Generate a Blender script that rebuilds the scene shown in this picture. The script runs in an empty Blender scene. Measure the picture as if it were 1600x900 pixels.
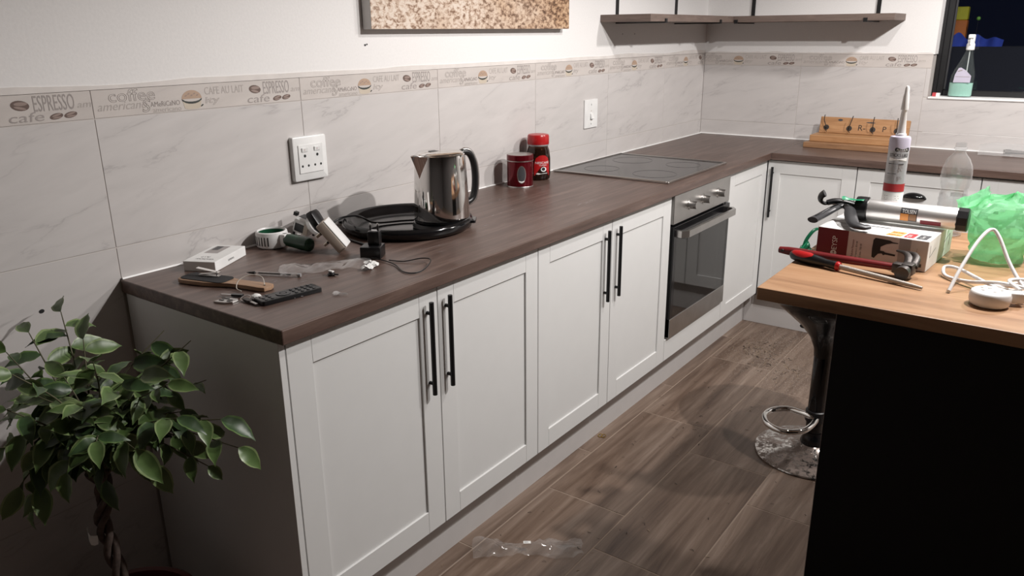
import bpy, bmesh, math, random
from mathutils import Matrix, Vector, noise
R = math.radians
random.seed(7)
scene = bpy.context.scene
COL = scene.collection

# ------------------------------------------------------------------ camera
cd = bpy.data.cameras.new('camera'); cam = bpy.data.objects.new('camera', cd); COL.objects.link(cam)
cd.sensor_width = 36.0; cd.lens = 1231.23 * 36 / 1600; cd.clip_start = .02
rt, up, fw = Vector((.80863, .58825, -.00836)), Vector((-.17459, .25352, .95144)), Vector((-.56181, .76791, -.30771))
cm = Matrix((rt, up, -fw)).transposed().to_4x4(); cm.translation = (1.85437, -4.40536, 1.46303)
cam.matrix_world = cm
scene.camera = cam
# ------------------------------------------------------------------ world (night outside) and room lamps
w = bpy.data.worlds.new('night'); scene.world = w; w.use_nodes = True
w.node_tree.nodes['Background'].inputs[0].default_value = (.003, .004, .009, 1)
w.node_tree.nodes['Background'].inputs[1].default_value = .5
def downlight(loc, power, radius, col=(1, .962, .935), cone=168):
    l = bpy.data.lights.new('ceiling_downlight', 'SPOT'); l.energy = power; l.shadow_soft_size = radius; l.color = col
    l.spot_size = R(cone); l.spot_blend = .35
    o = bpy.data.objects.new('ceiling_downlight', l); COL.objects.link(o); o.location = loc
downlight((2.04, -2.17, 2.26), 60, .022)
downlight((1.48, -1.95, 2.34), 24, .022)
downlight((2.15, -.98, 2.30), 46, .05)
vs = scene.view_settings
vs.view_transform = 'Standard'; vs.look = 'None'; vs.gamma = 1; vs.use_curve_mapping = False
vs.exposure = 1.05

# ------------------------------------------------------------------ materials
MATS = {}
def srgb(r, g, b):
    f = lambda c: (c / 255 / 12.92) if c / 255 <= .04045 else ((c / 255 + .055) / 1.055) ** 2.4
    return (f(r), f(g), f(b), 1)
def newmat(name):
    m = bpy.data.materials.new(name); m.use_nodes = True
    nt = m.node_tree; b = nt.nodes['Principled BSDF']
    MATS[name] = m
    return m, nt, b
def N(nt, t, **kw):
    n = nt.nodes.new(t)
    for k, v in kw.items():
        if k in n.inputs.keys(): n.inputs[k].default_value = v
        else: setattr(n, k, v)
    return n
def ramp(nt, stops):
    n = nt.nodes.new('ShaderNodeValToRGB'); e = n.color_ramp.elements
    while len(e) < len(stops): e.new(.5)
    for i, (p, c) in enumerate(stops): e[i].position = p; e[i].color = c
    return n
def L(nt, a, b): nt.links.new(a, b)
def coords(nt, scale=(1, 1, 1), rot=(0, 0, 0), rnd=True):
    tc = N(nt, 'ShaderNodeTexCoord'); mp = N(nt, 'ShaderNodeMapping')
    mp.inputs['Scale'].default_value = scale; mp.inputs['Rotation'].default_value = rot
    if rnd:
        oi = N(nt, 'ShaderNodeObjectInfo'); ml = N(nt, 'ShaderNodeVectorMath', operation='SCALE')
        cx = N(nt, 'ShaderNodeCombineXYZ'); L(nt, oi.outputs['Random'], cx.inputs[0]); L(nt, oi.outputs['Random'], cx.inputs[1]); L(nt, oi.outputs['Random'], cx.inputs[2])
        L(nt, cx.outputs[0], ml.inputs[0]); ml.inputs['Scale'].default_value = 37.0
        ad = N(nt, 'ShaderNodeVectorMath', operation='ADD'); L(nt, tc.outputs['Object'], ad.inputs[0]); L(nt, ml.outputs[0], ad.inputs[1])
        L(nt, ad.outputs[0], mp.inputs[0])
    else: L(nt, tc.outputs['Object'], mp.inputs[0])
    return mp.outputs[0]
def flat(name, col, rough=.5, metal=0., bump=0., bscale=200, var=.06, coat=0., spec=.5):
    m, nt, b = newmat(name)
    b.inputs['Roughness'].default_value = rough; b.inputs['Metallic'].default_value = metal
    b.inputs['Specular IOR Level'].default_value = spec; b.inputs['Coat Weight'].default_value = coat
    v = coords(nt, rnd=False)
    n = N(nt, 'ShaderNodeTexNoise', Scale=bscale if bump else 18.0, Detail=3.0); L(nt, v, n.inputs['Vector'])
    lo = tuple(c * (1 - var) for c in col[:3]) + (1,); hi = tuple(min(1, c * (1 + var)) for c in col[:3]) + (1,)
    r = ramp(nt, [(.3, lo), (.7, hi)]); L(nt, n.outputs['Fac'], r.inputs[0]); L(nt, r.outputs[0], b.inputs['Base Color'])
    if bump:
        bp = N(nt, 'ShaderNodeBump', Strength=bump, Distance=.002); L(nt, n.outputs['Fac'], bp.inputs['Height']); L(nt, bp.outputs[0], b.inputs['Normal'])
    return m
def wood(name, stops, scale, rough=.45, rot=(0, 0, 0), detail=6., coarse=1.6, bump=.05, rnd=True):
    m, nt, b = newmat(name); v = coords(nt, scale, rot, rnd)
    n = N(nt, 'ShaderNodeTexNoise', Scale=coarse, Detail=detail, Roughness=.65, Distortion=.6); L(nt, v, n.inputs['Vector'])
    r = ramp(nt, stops); L(nt, n.outputs['Fac'], r.inputs[0]); L(nt, r.outputs[0], b.inputs['Base Color'])
    b.inputs['Roughness'].default_value = rough
    bp = N(nt, 'ShaderNodeBump', Strength=bump, Distance=.003); L(nt, n.outputs['Fac'], bp.inputs['Height']); L(nt, bp.outputs[0], b.inputs['Normal'])
    return m
def stone_tile(name, base, vein, k=1.):
    m, nt, b = newmat(name); v0 = coords(nt)
    mp = N(nt, 'ShaderNodeMapping', vector_type='TEXTURE'); L(nt, v0, mp.inputs[0])
    mp.inputs['Rotation'].default_value = (0, 0, R(13)); mp.inputs['Scale'].default_value = (.55, .13, 1)
    n = N(nt, 'ShaderNodeTexNoise', Scale=1., Detail=6., Roughness=.55, Distortion=.5); L(nt, mp.outputs[0], n.inputs['Vector'])
    ab = N(nt, 'ShaderNodeMath', operation='SUBTRACT'); ab.inputs[1].default_value = .5; L(nt, n.outputs['Fac'], ab.inputs[0])
    a2 = N(nt, 'ShaderNodeMath', operation='ABSOLUTE'); L(nt, ab.outputs[0], a2.inputs[0])
    r = ramp(nt, [(0., vein), (.010, tuple(base[i] * .94 for i in range(3)) + (1,)), (.07, base)]); L(nt, a2.outputs[0], r.inputs[0])
    n2 = N(nt, 'ShaderNodeTexNoise', Scale=2.2, Detail=2.); L(nt, mp.outputs[0], n2.inputs['Vector'])
    rm = ramp(nt, [(.38, (0, 0, 0, 1)), (.6, (1, 1, 1, 1))]); L(nt, n2.outputs['Fac'], rm.inputs[0])
    n3 = N(nt, 'ShaderNodeTexNoise', Scale=3.5, Detail=5., Roughness=.6); L(nt, mp.outputs[0], n3.inputs['Vector'])
    r3 = ramp(nt, [(.3, tuple(base[i] * .93 for i in range(3)) + (1,)), (.65, tuple(min(1, base[i] * 1.04) for i in range(3)) + (1,))]); L(nt, n3.outputs['Fac'], r3.inputs[0])
    mx = N(nt, 'ShaderNodeMix', data_type='RGBA'); L(nt, rm.outputs[0], mx.inputs[0]); L(nt, r.outputs[0], mx.inputs[6]); L(nt, r3.outputs[0], mx.inputs[7])
    L(nt, mx.outputs[2], b.inputs['Base Color']); b.inputs['Roughness'].default_value = .42
    return m
def clear(name, tint=(1, 1, 1, 1), body=.10, rough=.08, bcol=(.9, .9, .9, 1), fres=1.35):
    m, nt, b = newmat(name)
    b.inputs['Base Color'].default_value = bcol; b.inputs['Roughness'].default_value = rough
    tr = N(nt, 'ShaderNodeBsdfTransparent'); tr.inputs[0].default_value = tint
    fr = N(nt, 'ShaderNodeFresnel'); ge = N(nt, 'ShaderNodeNewGeometry')
    mr = N(nt, 'ShaderNodeMapRange'); mr.inputs[3].default_value = fres; mr.inputs[4].default_value = 1 / fres
    L(nt, ge.outputs['Backfacing'], mr.inputs[0]); L(nt, mr.outputs[0], fr.inputs[0])
    gl = N(nt, 'ShaderNodeBsdfGlossy'); gl.inputs['Roughness'].default_value = rough; gl.inputs['Color'].default_value = (1, 1, 1, 1)
    m1 = N(nt, 'ShaderNodeMixShader'); L(nt, fr.outputs[0], m1.inputs[0]); L(nt, tr.outputs[0], m1.inputs[1]); L(nt, gl.outputs[0], m1.inputs[2])
    mx = N(nt, 'ShaderNodeMixShader'); mx.inputs[0].default_value = body; L(nt, m1.outputs[0], mx.inputs[1]); L(nt, b.outputs[0], mx.inputs[2])
    L(nt, mx.outputs[0], nt.nodes['Material Output'].inputs['Surface'])
    return m

flat('paint', (.80, .785, .775, 1), .75, bump=.12, bscale=140, var=.02)
flat('ceiling_paint', (.60, .59, .58, 1), .8)
flat('room_paint', (.16, .15, .15, 1), .8)
flat('grout', (.50, .465, .44, 1), .8)
flat('lip_paint', (.70, .66, .63, 1), .8)
flat('floor_grout', (.30, .23, .18, 1), .85)
stone_tile('wall_tile', (.575, .548, .535, 1), (.44, .415, .41, 1))
stone_tile('band_tile_face', (.575, .53, .50, 1), (.52, .475, .45, 1))
flat('cabinet_white', (.70, .70, .69, 1), .42, var=.01)
flat('plinth_white', (.60, .58, .57, 1), .5, var=.02)
flat('black_metal', (.006, .006, .007, 1), .42)
flat('black_plastic', (.008, .008, .009, 1), .32)
flat('black_gloss', (.006, .006, .007, 1), .12)
flat('dark_grey_plastic', (.032, .032, .035, 1), .4)
flat('island_black', (.0045, .005, .0065, 1), .6, spec=.25)
flat('white_plastic', (.78, .78, .77, 1), .3)
flat('cord_white', (.74, .73, .72, 1), .38)
flat('sealant', (.85, .85, .84, 1), .4)
flat('chrome', (.72, .70, .68, 1), .06, 1.0, var=.01)
flat('steel', (.50, .485, .47, 1), .34, 1.0)
flat('aluminium', (.78, .77, .76, 1), .36, .85)
flat('pin_metal', (.55, .50, .42, 1), .3, 1.0)
flat('dark_iron', (.07, .062, .058, 1), .45, .7, bump=.3)
flat('file_steel', (.42, .38, .34, 1), .5, .5, bump=.4, bscale=900)
flat('red_paint', (.15, .012, .014, 1), .32)
flat('red_plastic', (.42, .012, .014, 1), .28)
flat('tin_red', (.13, .004, .010, 1), .17, .5)
flat('coffee_dark', (.035, .018, .012, 1), .12, coat=.8)
flat('paper_white', (.82, .82, .81, 1), .6)
flat('print_black', (.012, .012, .012, 1), .6)
flat('print_grey', (.27, .235, .22, 1), .6)
flat('print_soft', (.33, .295, .28, 1), .6)
flat('print_pale', (.42, .38, .355, 1), .6)
flat('print_white', (.85, .85, .84, 1), .5)
flat('print_red', (.36, .015, .02, 1), .5)
flat('print_darkred', (.17, .012, .018, 1), .5)
flat('print_orange', (.75, .30, .07, 1), .5)
flat('print_charcoal', (.05, .05, .055, 1), .5)
flat('print_light', (.66, .60, .58, 1), .5)
flat('print_mid', (.36, .33, .325, 1), .5)
flat('print_blue', (.02, .30, .50, 1), .5)
flat('bean_brown', (.13, .085, .07, 1), .5)
flat('bean_light', (.30, .225, .195, 1), .5)
flat('cup_top', (.44, .31, .225, 1), .5)
flat('cup_cream', (.55, .48, .39, 1), .5)
flat('cup_line', (.03, .035, .03, 1), .5)
flat('green_plastic', (.008, .045, .022, 1), .3)
flat('green_dark', (.006, .07, .03, 1), .4)
flat('green_strap', (.01, .26, .12, 1), .35)
flat('beige_plastic', (.52, .45, .38, 1), .4)
flat('silver_print', (.42, .42, .43, 1), .35, .3)
flat('tag_white', (.8, .8, .78, 1), .6)
flat('pot_red', (.11, .013, .010, 1), .4)
flat('soil', (.02, .014, .01, 1), .9, bump=.6)
flat('bark', (.085, .06, .05, 1), .85, bump=.7, bscale=90, var=.3)
flat('twig', (.09, .085, .045, 1), .7)
flat('leaf_green', (.085, .145, .042, 1), .42, var=.35)
flat('leaf_deep', (.034, .070, .024, 1), .42, var=.3)
flat('leaf_margin', (.20, .27, .11, 1), .35)
flat('abrasive', (.025, .025, .027, 1), .8, bump=.6, bscale=700)
flat('gold', (.55, .38, .12, 1), .3, 1.0)
flat('dust', (.34, .28, .235, 1), .9)
flat('shaving', (.26, .19, .13, 1), .8)
flat('shaving_dark', (.05, .034, .026, 1), .8)
flat('string', (.62, .58, .52, 1), .8)
flat('outside_yellow', (.55, .50, .03, 1), .6)
flat('outside_orange', (.55, .16, .03, 1), .6)
flat('outside_dark', (.012, .013, .02, 1), .9)
flat('outside_blue', (.03, .06, .34, 1), .7)
flat('outside_green', (.18, .40, .06, 1), .5)
flat('liquid_green', (.50, .80, .68, 1), .15)
flat('label_lilac', (.52, .49, .60, 1), .5)
flat('canvas_side', (.60, .58, .56, 1), .8)
flat('cement', (.36, .34, .33, 1), .9, bump=.4)
flat('oven_inside', (.12, .115, .11, 1), .3)  # raised grey paints in the room's reflection on the door glass
flat('match_red', (.5, .06, .07, 1), .5)
K = lambda *c: tuple(c) + (1,)
wood('worktop_wood', [(.25, K(.060, .037, .029)), (.5, K(.108, .069, .056)), (.75, K(.19, .13, .108))], (34, 2.2, 30), .36, coarse=1.3, rnd=False)
wood('worktop_wood_cross', [(.25, K(.060, .037, .029)), (.5, K(.108, .069, .056)), (.75, K(.19, .13, .108))], (2.2, 34, 30), .36, coarse=1.3, rnd=False)
wood('island_wood', [(.22, K(.18, .088, .040)), (.5, K(.35, .195, .103)), (.75, K(.46, .28, .16))], (1.8, 15, 14), .42, coarse=1.3, rnd=False)
wood('shelf_wood', [(.25, K(.105, .075, .062)), (.6, K(.17, .125, .105)), (.8, K(.21, .16, .135))], (6, 6, 60), .6)
wood('floor_plank', [(.27, K(.062, .036, .025)), (.42, K(.13, .086, .062)), (.56, K(.195, .138, .104)), (.74, K(.31, .24, .195))], (16, 1.1, 1), .40, coarse=1.3, detail=8., bump=.1)
wood('pine', [(.25, K(.24, .115, .045)), (.5, K(.40, .21, .095)), (.75, K(.50, .29, .14))], (3, 30, 30), .5)
wood('pine_dark', [(.25, K(.17, .085, .04)), (.5, K(.29, .155, .078)), (.75, K(.36, .21, .11))], (3, 30, 30), .5)
wood('beech', [(.25, K(.27, .155, .09)), (.6, K(.38, .235, .145)), (.8, K(.45, .29, .18))], (8, 60, 60), .5)
clear('clear_plastic', (.95, .95, .95, 1), .09, .12, fres=1.45)
clear('blister_plastic', (.95, .95, .95, 1), .20, .12, fres=1.45)
clear('film_plastic', (.985, .985, .985, 1), .075, .13, fres=1.5)
clear('bottle_plastic', (.88, .89, .90, 1), .11, .05, fres=1.6)
clear('window_glass', (.9, .92, .95, 1), .0, .02, fres=1.45)
clear('oven_glass', (.42, .42, .42, 1), .10, .03, (.03, .03, .03, 1), 1.6)
clear('jar_glass', (.35, .2, .14, 1), .35, .04, (.035, .016, .01, 1), 1.45)
clear('spray_plastic', (.82, .86, .86, 1), .06, .1, (.4, .45, .45, 1))
clear('water', (.97, .98, .99, 1), .0, .02, fres=1.2)
def green_bag_mat():
    m, nt, b = newmat('green_film')
    b.inputs['Base Color'].default_value = (.36, .74, .47, 1); b.inputs['Roughness'].default_value = .22
    tl = N(nt, 'ShaderNodeBsdfTranslucent'); tl.inputs[0].default_value = (.42, .86, .55, 1)
    tr = N(nt, 'ShaderNodeBsdfTransparent'); tr.inputs[0].default_value = (.66, .95, .75, 1)
    m1 = N(nt, 'ShaderNodeMixShader'); m1.inputs[0].default_value = .5; L(nt, b.outputs[0], m1.inputs[1]); L(nt, tl.outputs[0], m1.inputs[2])
    m2 = N(nt, 'ShaderNodeMixShader'); m2.inputs[0].default_value = .42; L(nt, m1.outputs[0], m2.inputs[1]); L(nt, tr.outputs[0], m2.inputs[2])
    L(nt, m2.outputs[0], nt.nodes['Material Output'].inputs['Surface'])
green_bag_mat()
def grain_photo():                     # printed canvas: close-up of grains
    m, nt, b = newmat('grain_print'); v = coords(nt, (1, 1.5, 1), rnd=False)
    n0 = N(nt, 'ShaderNodeTexNoise', Scale=30., Detail=2.); L(nt, v, n0.inputs['Vector'])
    ad = N(nt, 'ShaderNodeVectorMath', operation='MULTIPLY_ADD'); L(nt, n0.outputs['Color'], ad.inputs[0]); ad.inputs[1].default_value = (.02, .02, .0); L(nt, v, ad.inputs[2])
    vo = N(nt, 'ShaderNodeTexNoise', Scale=62., Detail=3., Roughness=.6); L(nt, ad.outputs[0], vo.inputs['Vector'])
    r1 = ramp(nt, [(.36, K(.22, .125, .075)), (.46, K(.56, .42, .32)), (.58, K(.72, .62, .53))]); L(nt, vo.outputs['Fac'], r1.inputs[0])
    r2 = ramp(nt, [(.36, K(.075, .036, .02)), (.48, K(.30, .17, .095)), (.60, K(.56, .38, .24))]); L(nt, vo.outputs['Fac'], r2.inputs[0])
    sx = N(nt, 'ShaderNodeSeparateXYZ'); L(nt, v, sx.inputs[0])
    n1 = N(nt, 'ShaderNodeTexNoise', Scale=5.); L(nt, v, n1.inputs['Vector'])
    s = N(nt, 'ShaderNodeMath', operation='MULTIPLY_ADD'); L(nt, n1.outputs['Fac'], s.inputs[0]); s.inputs[1].default_value = .9; hx = N(nt, 'ShaderNodeMath', operation='MULTIPLY'); hx.inputs[1].default_value = .55; L(nt, sx.outputs[0], hx.inputs[0]); L(nt, hx.outputs[0], s.inputs[2])
    rr = ramp(nt, [(.75, K(0, 0, 0)), (1.25, K(1, 1, 1))]); L(nt, s.outputs[0], rr.inputs[0])
    rr.color_ramp.elements[0].position = .62; rr.color_ramp.elements[1].position = 1.
    mx = N(nt, 'ShaderNodeMix', data_type='RGBA'); L(nt, rr.outputs[0], mx.inputs[0]); L(nt, r1.outputs[0], mx.inputs[6]); L(nt, r2.outputs[0], mx.inputs[7])
    L(nt, mx.outputs[2], b.inputs['Base Color']); b.inputs['Roughness'].default_value = .55
grain_photo()
def dirty_chrome():
    m, nt, b = newmat('dirty_chrome'); v = coords(nt, (1, 1, 1), rnd=False)
    n = N(nt, 'ShaderNodeTexNoise', Scale=38., Detail=9., Roughness=.8); L(nt, v, n.inputs['Vector'])
    r = ramp(nt, [(.42, K(.62, .60, .58)), (.52, K(.24, .19, .165))]); L(nt, n.outputs['Fac'], r.inputs[0]); L(nt, r.outputs[0], b.inputs['Base Color'])
    r2 = ramp(nt, [(.46, K(1, 1, 1)), (.58, K(.0, .0, .0))]); L(nt, n.outputs['Fac'], r2.inputs[0]); L(nt, r2.outputs[0], b.inputs['Metallic'])
    r3 = ramp(nt, [(.46, K(.12, .12, .12)), (.58, K(.8, .8, .8))]); L(nt, n.outputs['Fac'], r3.inputs[0]); L(nt, r3.outputs[0], b.inputs['Roughness'])
dirty_chrome()

# ------------------------------------------------------------------ mesh helpers
def nvec(p): return Vector((noise.noise(p), noise.noise(p + Vector((17.3, 5.1, 9.7))), noise.noise(p + Vector((3.9, 31.7, 21.2)))))
class B:
    def __init__(s, M=None): s.bm = bmesh.new(); s.M = M or Matrix(); s.mi = 0
    def v(s, p): return s.bm.verts.new(s.M @ Vector(p))
    def f(s, vs):
        try: fc = s.bm.faces.new(vs); fc.material_index = s.mi; return fc
        except ValueError: return None
    def box(s, x0, x1, y0, y1, z0, z1, bev=0., seg=1):
        V = [s.v((x, y, z)) for x in (x0, x1) for y in (y0, y1) for z in (z0, z1)]
        fs = [s.f([V[i] for i in q]) for q in ((0, 1, 3, 2), (4, 6, 7, 5), (0, 4, 5, 1), (2, 3, 7, 6), (0, 2, 6, 4), (1, 5, 7, 3))]
        if bev:
            es = list({e for f in fs for e in f.edges})
            r = bmesh.ops.bevel(s.bm, geom=es, offset=bev, segments=seg, profile=.5, affect='EDGES')
            for f in r['faces']: f.material_index = s.mi
        return s
    def ring(s, c, r, n, ax=None, ph=0.):
        q = ax.to_track_quat('Z', 'Y') if ax else None
        out = []
        for i in range(n):
            a = 2 * math.pi * i / n + ph; p = Vector((r * math.cos(a), r * math.sin(a), 0))
            out.append(s.v(Vector(c) + (q @ p if q else p)))
        return out
    def bridge(s, a, b):
        n = len(a)
        for i in range(n): s.f([a[i], a[(i + 1) % n], b[(i + 1) % n], b[i]])
    def cyl(s, p0, p1, r0, r1=None, n=16):
        p0, p1 = Vector(p0), Vector(p1); ax = (p1 - p0).normalized(); r1 = r0 if r1 is None else r1
        a, b = s.ring(p0, r0, n, ax), s.ring(p1, r1, n, ax)
        s.bridge(a, b); s.f(a[::-1]); s.f(b); return s
    def lathe(s, prof, n=28, c=(0, 0, 0), a0=0., cap=True):
        c = Vector(c); rings = []
        for r, z in prof:
            if r < 1e-6: rings.append([s.v(c + Vector((0, 0, z)))])
            else: rings.append([s.v(c + Vector((r * math.cos(a0 + 2 * math.pi * i / n), r * math.sin(a0 + 2 * math.pi * i / n), z))) for i in range(n)])
        for a, b in zip(rings, rings[1:]):
            if len(a) == 1 and len(b) == 1: continue
            if len(a) == 1:
                for i in range(n): s.f([a[0], b[i], b[(i + 1) % n]][::-1])
            elif len(b) == 1:
                for i in range(n): s.f([a[i], a[(i + 1) % n], b[0]])
            else: s.bridge(a, b)
        if cap:
            if len(rings[0]) > 1: s.f(rings[0][::-1])
            if len(rings[-1]) > 1: s.f(rings[-1])
        return s
    def tube(s, pts, r, n=8, closed=False, flatk=1.):
        pts = [Vector(p) for p in pts]; m = len(pts); rs = r if isinstance(r, (list, tuple)) else [r] * m
        prev = None; rings = []
        for i, p in enumerate(pts):
            if closed: t = (pts[(i + 1) % m] - pts[i - 1]).normalized()
            else: t = (pts[min(i + 1, m - 1)] - pts[max(i - 1, 0)]).normalized()
            if prev is None:
                nn = t.orthogonal().normalized() if abs(t.z) > .95 else t.cross(Vector((0, 0, 1))).normalized()
            else:
                nn = (prev - t * prev.dot(t)).normalized()
            prev = nn; bb = t.cross(nn)
            rings.append([s.v(p + nn * rs[i] * math.cos(2 * math.pi * k / n) + bb * rs[i] * flatk * math.sin(2 * math.pi * k / n)) for k in range(n)])
        for a, b in zip(rings, rings[1:]): s.bridge(a, b)
        if closed: s.bridge(rings[-1], rings[0])
        else: s.f(rings[0][::-1]); s.f(rings[-1])
        return s
    def prism(s, poly, z0, z1, bev=0.):
        a = [s.v((x, y, z0)) for x, y in poly]; b = [s.v((x, y, z1)) for x, y in poly]
        fs = [s.f(a[::-1]), s.f(b)]
        k = len(poly)
        for i in range(k): fs.append(s.f([a[i], a[(i + 1) % k], b[(i + 1) % k], b[i]]))
        if bev:
            es = [e for e in fs[1].edges]
            r = bmesh.ops.bevel(s.bm, geom=es, offset=bev, segments=2, profile=.5, affect='EDGES')
            for f in r['faces']: f.material_index = s.mi
        return s
    def plate(s, poly, z=0.):
        s.f([s.v((x, y, z)) for x, y in poly]); return s
    def grid(s, fn, nu, nv, wrap=False):
        G = [[s.v(fn(i / (nu if wrap else nu - 1), j / (nv - 1))) for j in range(nv)] for i in range(nu)]
        for i in range(nu if wrap else nu - 1):
            for j in range(nv - 1): s.f([G[i][j], G[(i + 1) % nu][j], G[(i + 1) % nu][j + 1], G[i][j + 1]])
        return G
    def add(s, me, M):
        k = len(s.bm.verts); kf = len(s.bm.faces)
        s.bm.from_mesh(me); s.bm.verts.ensure_lookup_table(); s.bm.faces.ensure_lookup_table()
        for vv in s.bm.verts[k:]: vv.co = s.M @ (M @ vv.co)
        for ff in s.bm.faces[kf:]: ff.material_index = s.mi
        return s
    def mesh(s, name, smooth=None, fix=True):
        if fix: bmesh.ops.recalc_face_normals(s.bm, faces=s.bm.faces[:])
        me = bpy.data.meshes.new(name); s.bm.to_mesh(me); s.bm.free()
        if smooth:
            me.shade_smooth()
            me.set_sharp_from_angle(angle=R(smooth))
        return me
def ell(cx, cy, rx, ry, n=16, rot=0.):
    c, q = math.cos(rot), math.sin(rot)
    return [(cx + rx * math.cos(t) * c - ry * math.sin(t) * q, cy + rx * math.cos(t) * q + ry * math.sin(t) * c) for t in [2 * math.pi * i / n for i in range(n)]]
def rrect(x0, x1, y0, y1, r, k=4):
    out = []
    for cx, cy, a in ((x1 - r, y1 - r, 0), (x0 + r, y1 - r, 90), (x0 + r, y0 + r, 180), (x1 - r, y0 + r, 270)):
        for i in range(k + 1): out.append((cx + r * math.cos(R(a + 90 * i / k)), cy + r * math.sin(R(a + 90 * i / k))))
    return out
def spline(pts, k=8, closed=False):
    P = [Vector(p) for p in pts]; m = len(P); out = []
    for i in range(m if closed else m - 1):
        if closed: a, b, c, d = P[i - 1], P[i], P[(i + 1) % m], P[(i + 2) % m]
        else: a, b, c, d = P[max(i - 1, 0)], P[i], P[i + 1], P[min(i + 2, m - 1)]
        for j in range(k):
            t = j / k
            out.append(.5 * ((2 * b) + (c - a) * t + (2 * a - 5 * b + 4 * c - d) * t * t + (3 * b - a - 3 * c + d) * t ** 3))
    if not closed: out.append(P[-1])
    return out
def text_mesh(s, w=None, h=None, outline=0., ext=.0, align='LEFT'):
    cu = bpy.data.curves.new('text', 'FONT'); cu.body = s; cu.size = 1; cu.resolution_u = 3; cu.align_x = align
    if outline: cu.fill_mode = 'NONE'; cu.bevel_depth = .001; cu.bevel_resolution = 0
    o = bpy.data.objects.new('text', cu); me = bpy.data.meshes.new_from_object(o); bpy.data.objects.remove(o)
    xs = [v.co.x for v in me.vertices]; ys = [v.co.y for v in me.vertices]
    x0, x1, y0, y1 = min(xs), max(xs), min(ys), max(ys)
    if outline:                       # rebuild with the right stroke after the squash
        sx, sy = w / (x1 - x0), h / (y1 - y0); cu.bevel_depth = outline / max(sx, sy)
        o = bpy.data.objects.new('text', cu); bpy.data.meshes.remove(me); me = bpy.data.meshes.new_from_object(o); bpy.data.objects.remove(o)
    sx = w / (x1 - x0) if w else None; sy = h / (y1 - y0) if h else None
    sx = sx or sy; sy = sy or sx
    me.materials.clear()
    for v in me.vertices: v.co = Vector(((v.co.x - x0) * sx, (v.co.y - y0) * sy, v.co.z * (0.3 * sy) if outline else 0))
    bpy.data.curves.remove(cu)
    return me
def T(x, y, z): return Matrix.Translation((x, y, z))
def RZ(a): return Matrix.Rotation(R(a), 4, 'Z')
def RX(a): return Matrix.Rotation(R(a), 4, 'X')
def RY(a): return Matrix.Rotation(R(a), 4, 'Y')
def frame(o, x, y, z):
    m = Matrix((Vector(x), Vector(y), Vector(z))).transposed().to_4x4(); m.translation = o; return m
FRONT = lambda o: frame(o, (1, 0, 0), (0, 0, 1), (0, -1, 0))       # local frame of a face looking to -Y
LEFTW = lambda o: frame(o, (0, 1, 0), (0, 0, 1), (1, 0, 0))        # local frame of a face looking to +X

def obj(name, me, mats, parent=None, M=None, **props):
    if isinstance(me, B): me = me.mesh(name)
    if not me.materials:
        for m in ([mats] if isinstance(mats, str) else mats): me.materials.append(MATS[m])
    o = bpy.data.objects.new(name, me); COL.objects.link(o)
    if parent: o.parent = parent
    if M is not None:
        o.matrix_local = M
    for k, v in props.items(): o[k] = v
    return o
def thing(name, label, cat, M=None, group=None):
    o = bpy.data.objects.new(name, None); COL.objects.link(o); o.empty_display_size = .05
    if M is not None: o.matrix_world = M
    o['label'] = label; o['category'] = cat
    if group: o['group'] = group
    return o
def tag(o, label, cat, group=None):
    o['label'] = label; o['category'] = cat
    if group: o['group'] = group
    return o

# ================================================================== STRUCTURE
TY, TW, TH, ZB, ZT = -3.4843, .5955, .3044, 1.2836, 1.3481
# left wall
b = B(); b.mi = 1; b.box(-.16, -.0012, -7, .15, 0, ZT); b.mi = 0; b.box(-.16, .0, -7, 0, ZT + .001, 2.6)
wall_left = obj('wall_left', b, ['paint', 'grout'], kind='structure')
# back wall with a window opening
WX0, WX1, WZ0, WZ1 = 1.172, 2.25, 1.150, 2.15
b = B()
b.mi = 1; b.box(0, WX0 - .006, .0012, .16, 0, ZT); b.mi = 0; b.box(0, WX0, .0, .16, ZT + .001, 2.6); b.box(WX0 - .006, WX1, .0012, .16, 0, WZ0 - .012)
b.box(WX1, 5.2, 0, .16, 0, 2.6); b.box(WX0, WX1, 0, .16, WZ1, 2.6)
wall_back = obj('wall_back', b, ['paint', 'grout'], kind='structure')
b = B(); b.box(5.2, 5.3, -7, .16, 0, 2.6); obj('wall_right', b, 'room_paint', kind='structure')
b = B(); b.box(-.16, 5.3, -7.1, -7, 0, 2.6); obj('wall_front', b, 'room_paint', kind='structure')
b = B(); b.box(-.16, 5.3, -7, .16, 2.6, 2.7); obj('ceiling', b, 'ceiling_paint', kind='structure')
b = B(); b.box(-.1, 5.3, -7, .05, -.08, -.0010); floor = obj('floor', b, 'floor_grout', kind='structure')
# floor planks
g = .0022; PW, PL = .2895, .692
pm = B().box(g, PW - g, g, PL - g, -.006, 0, .0007).mesh('plank'); pm.materials.append(MATS['floor_plank'])
for i in range(-2, 14):
    off = {0: -2.862, 1: -2.455, 2: -2.655}.get(i % 3)
    x = .285 + i * PW
    y = off
    while y > -5.6: y -= PL
    while y < -.02:
        if y < .0 - PL * .02 and x > -.3:
            obj('plank', pm, 'floor_plank', floor, T(x, y, 0))
        y += PL
# wall tiles
tcache = {}
def tile(parent, M, wd, ht, name='tile', mat='wall_tile'):
    k = (round(wd, 4), round(ht, 4), mat)
    if k not in tcache:
        me = B().box(.0011, wd - .0011, .0011, ht - .0011, -.006, 0, .0005).mesh(name); me.materials.append(MATS[mat]); tcache[k] = me
    return obj(name, tcache[k], mat, parent, M)
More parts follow.
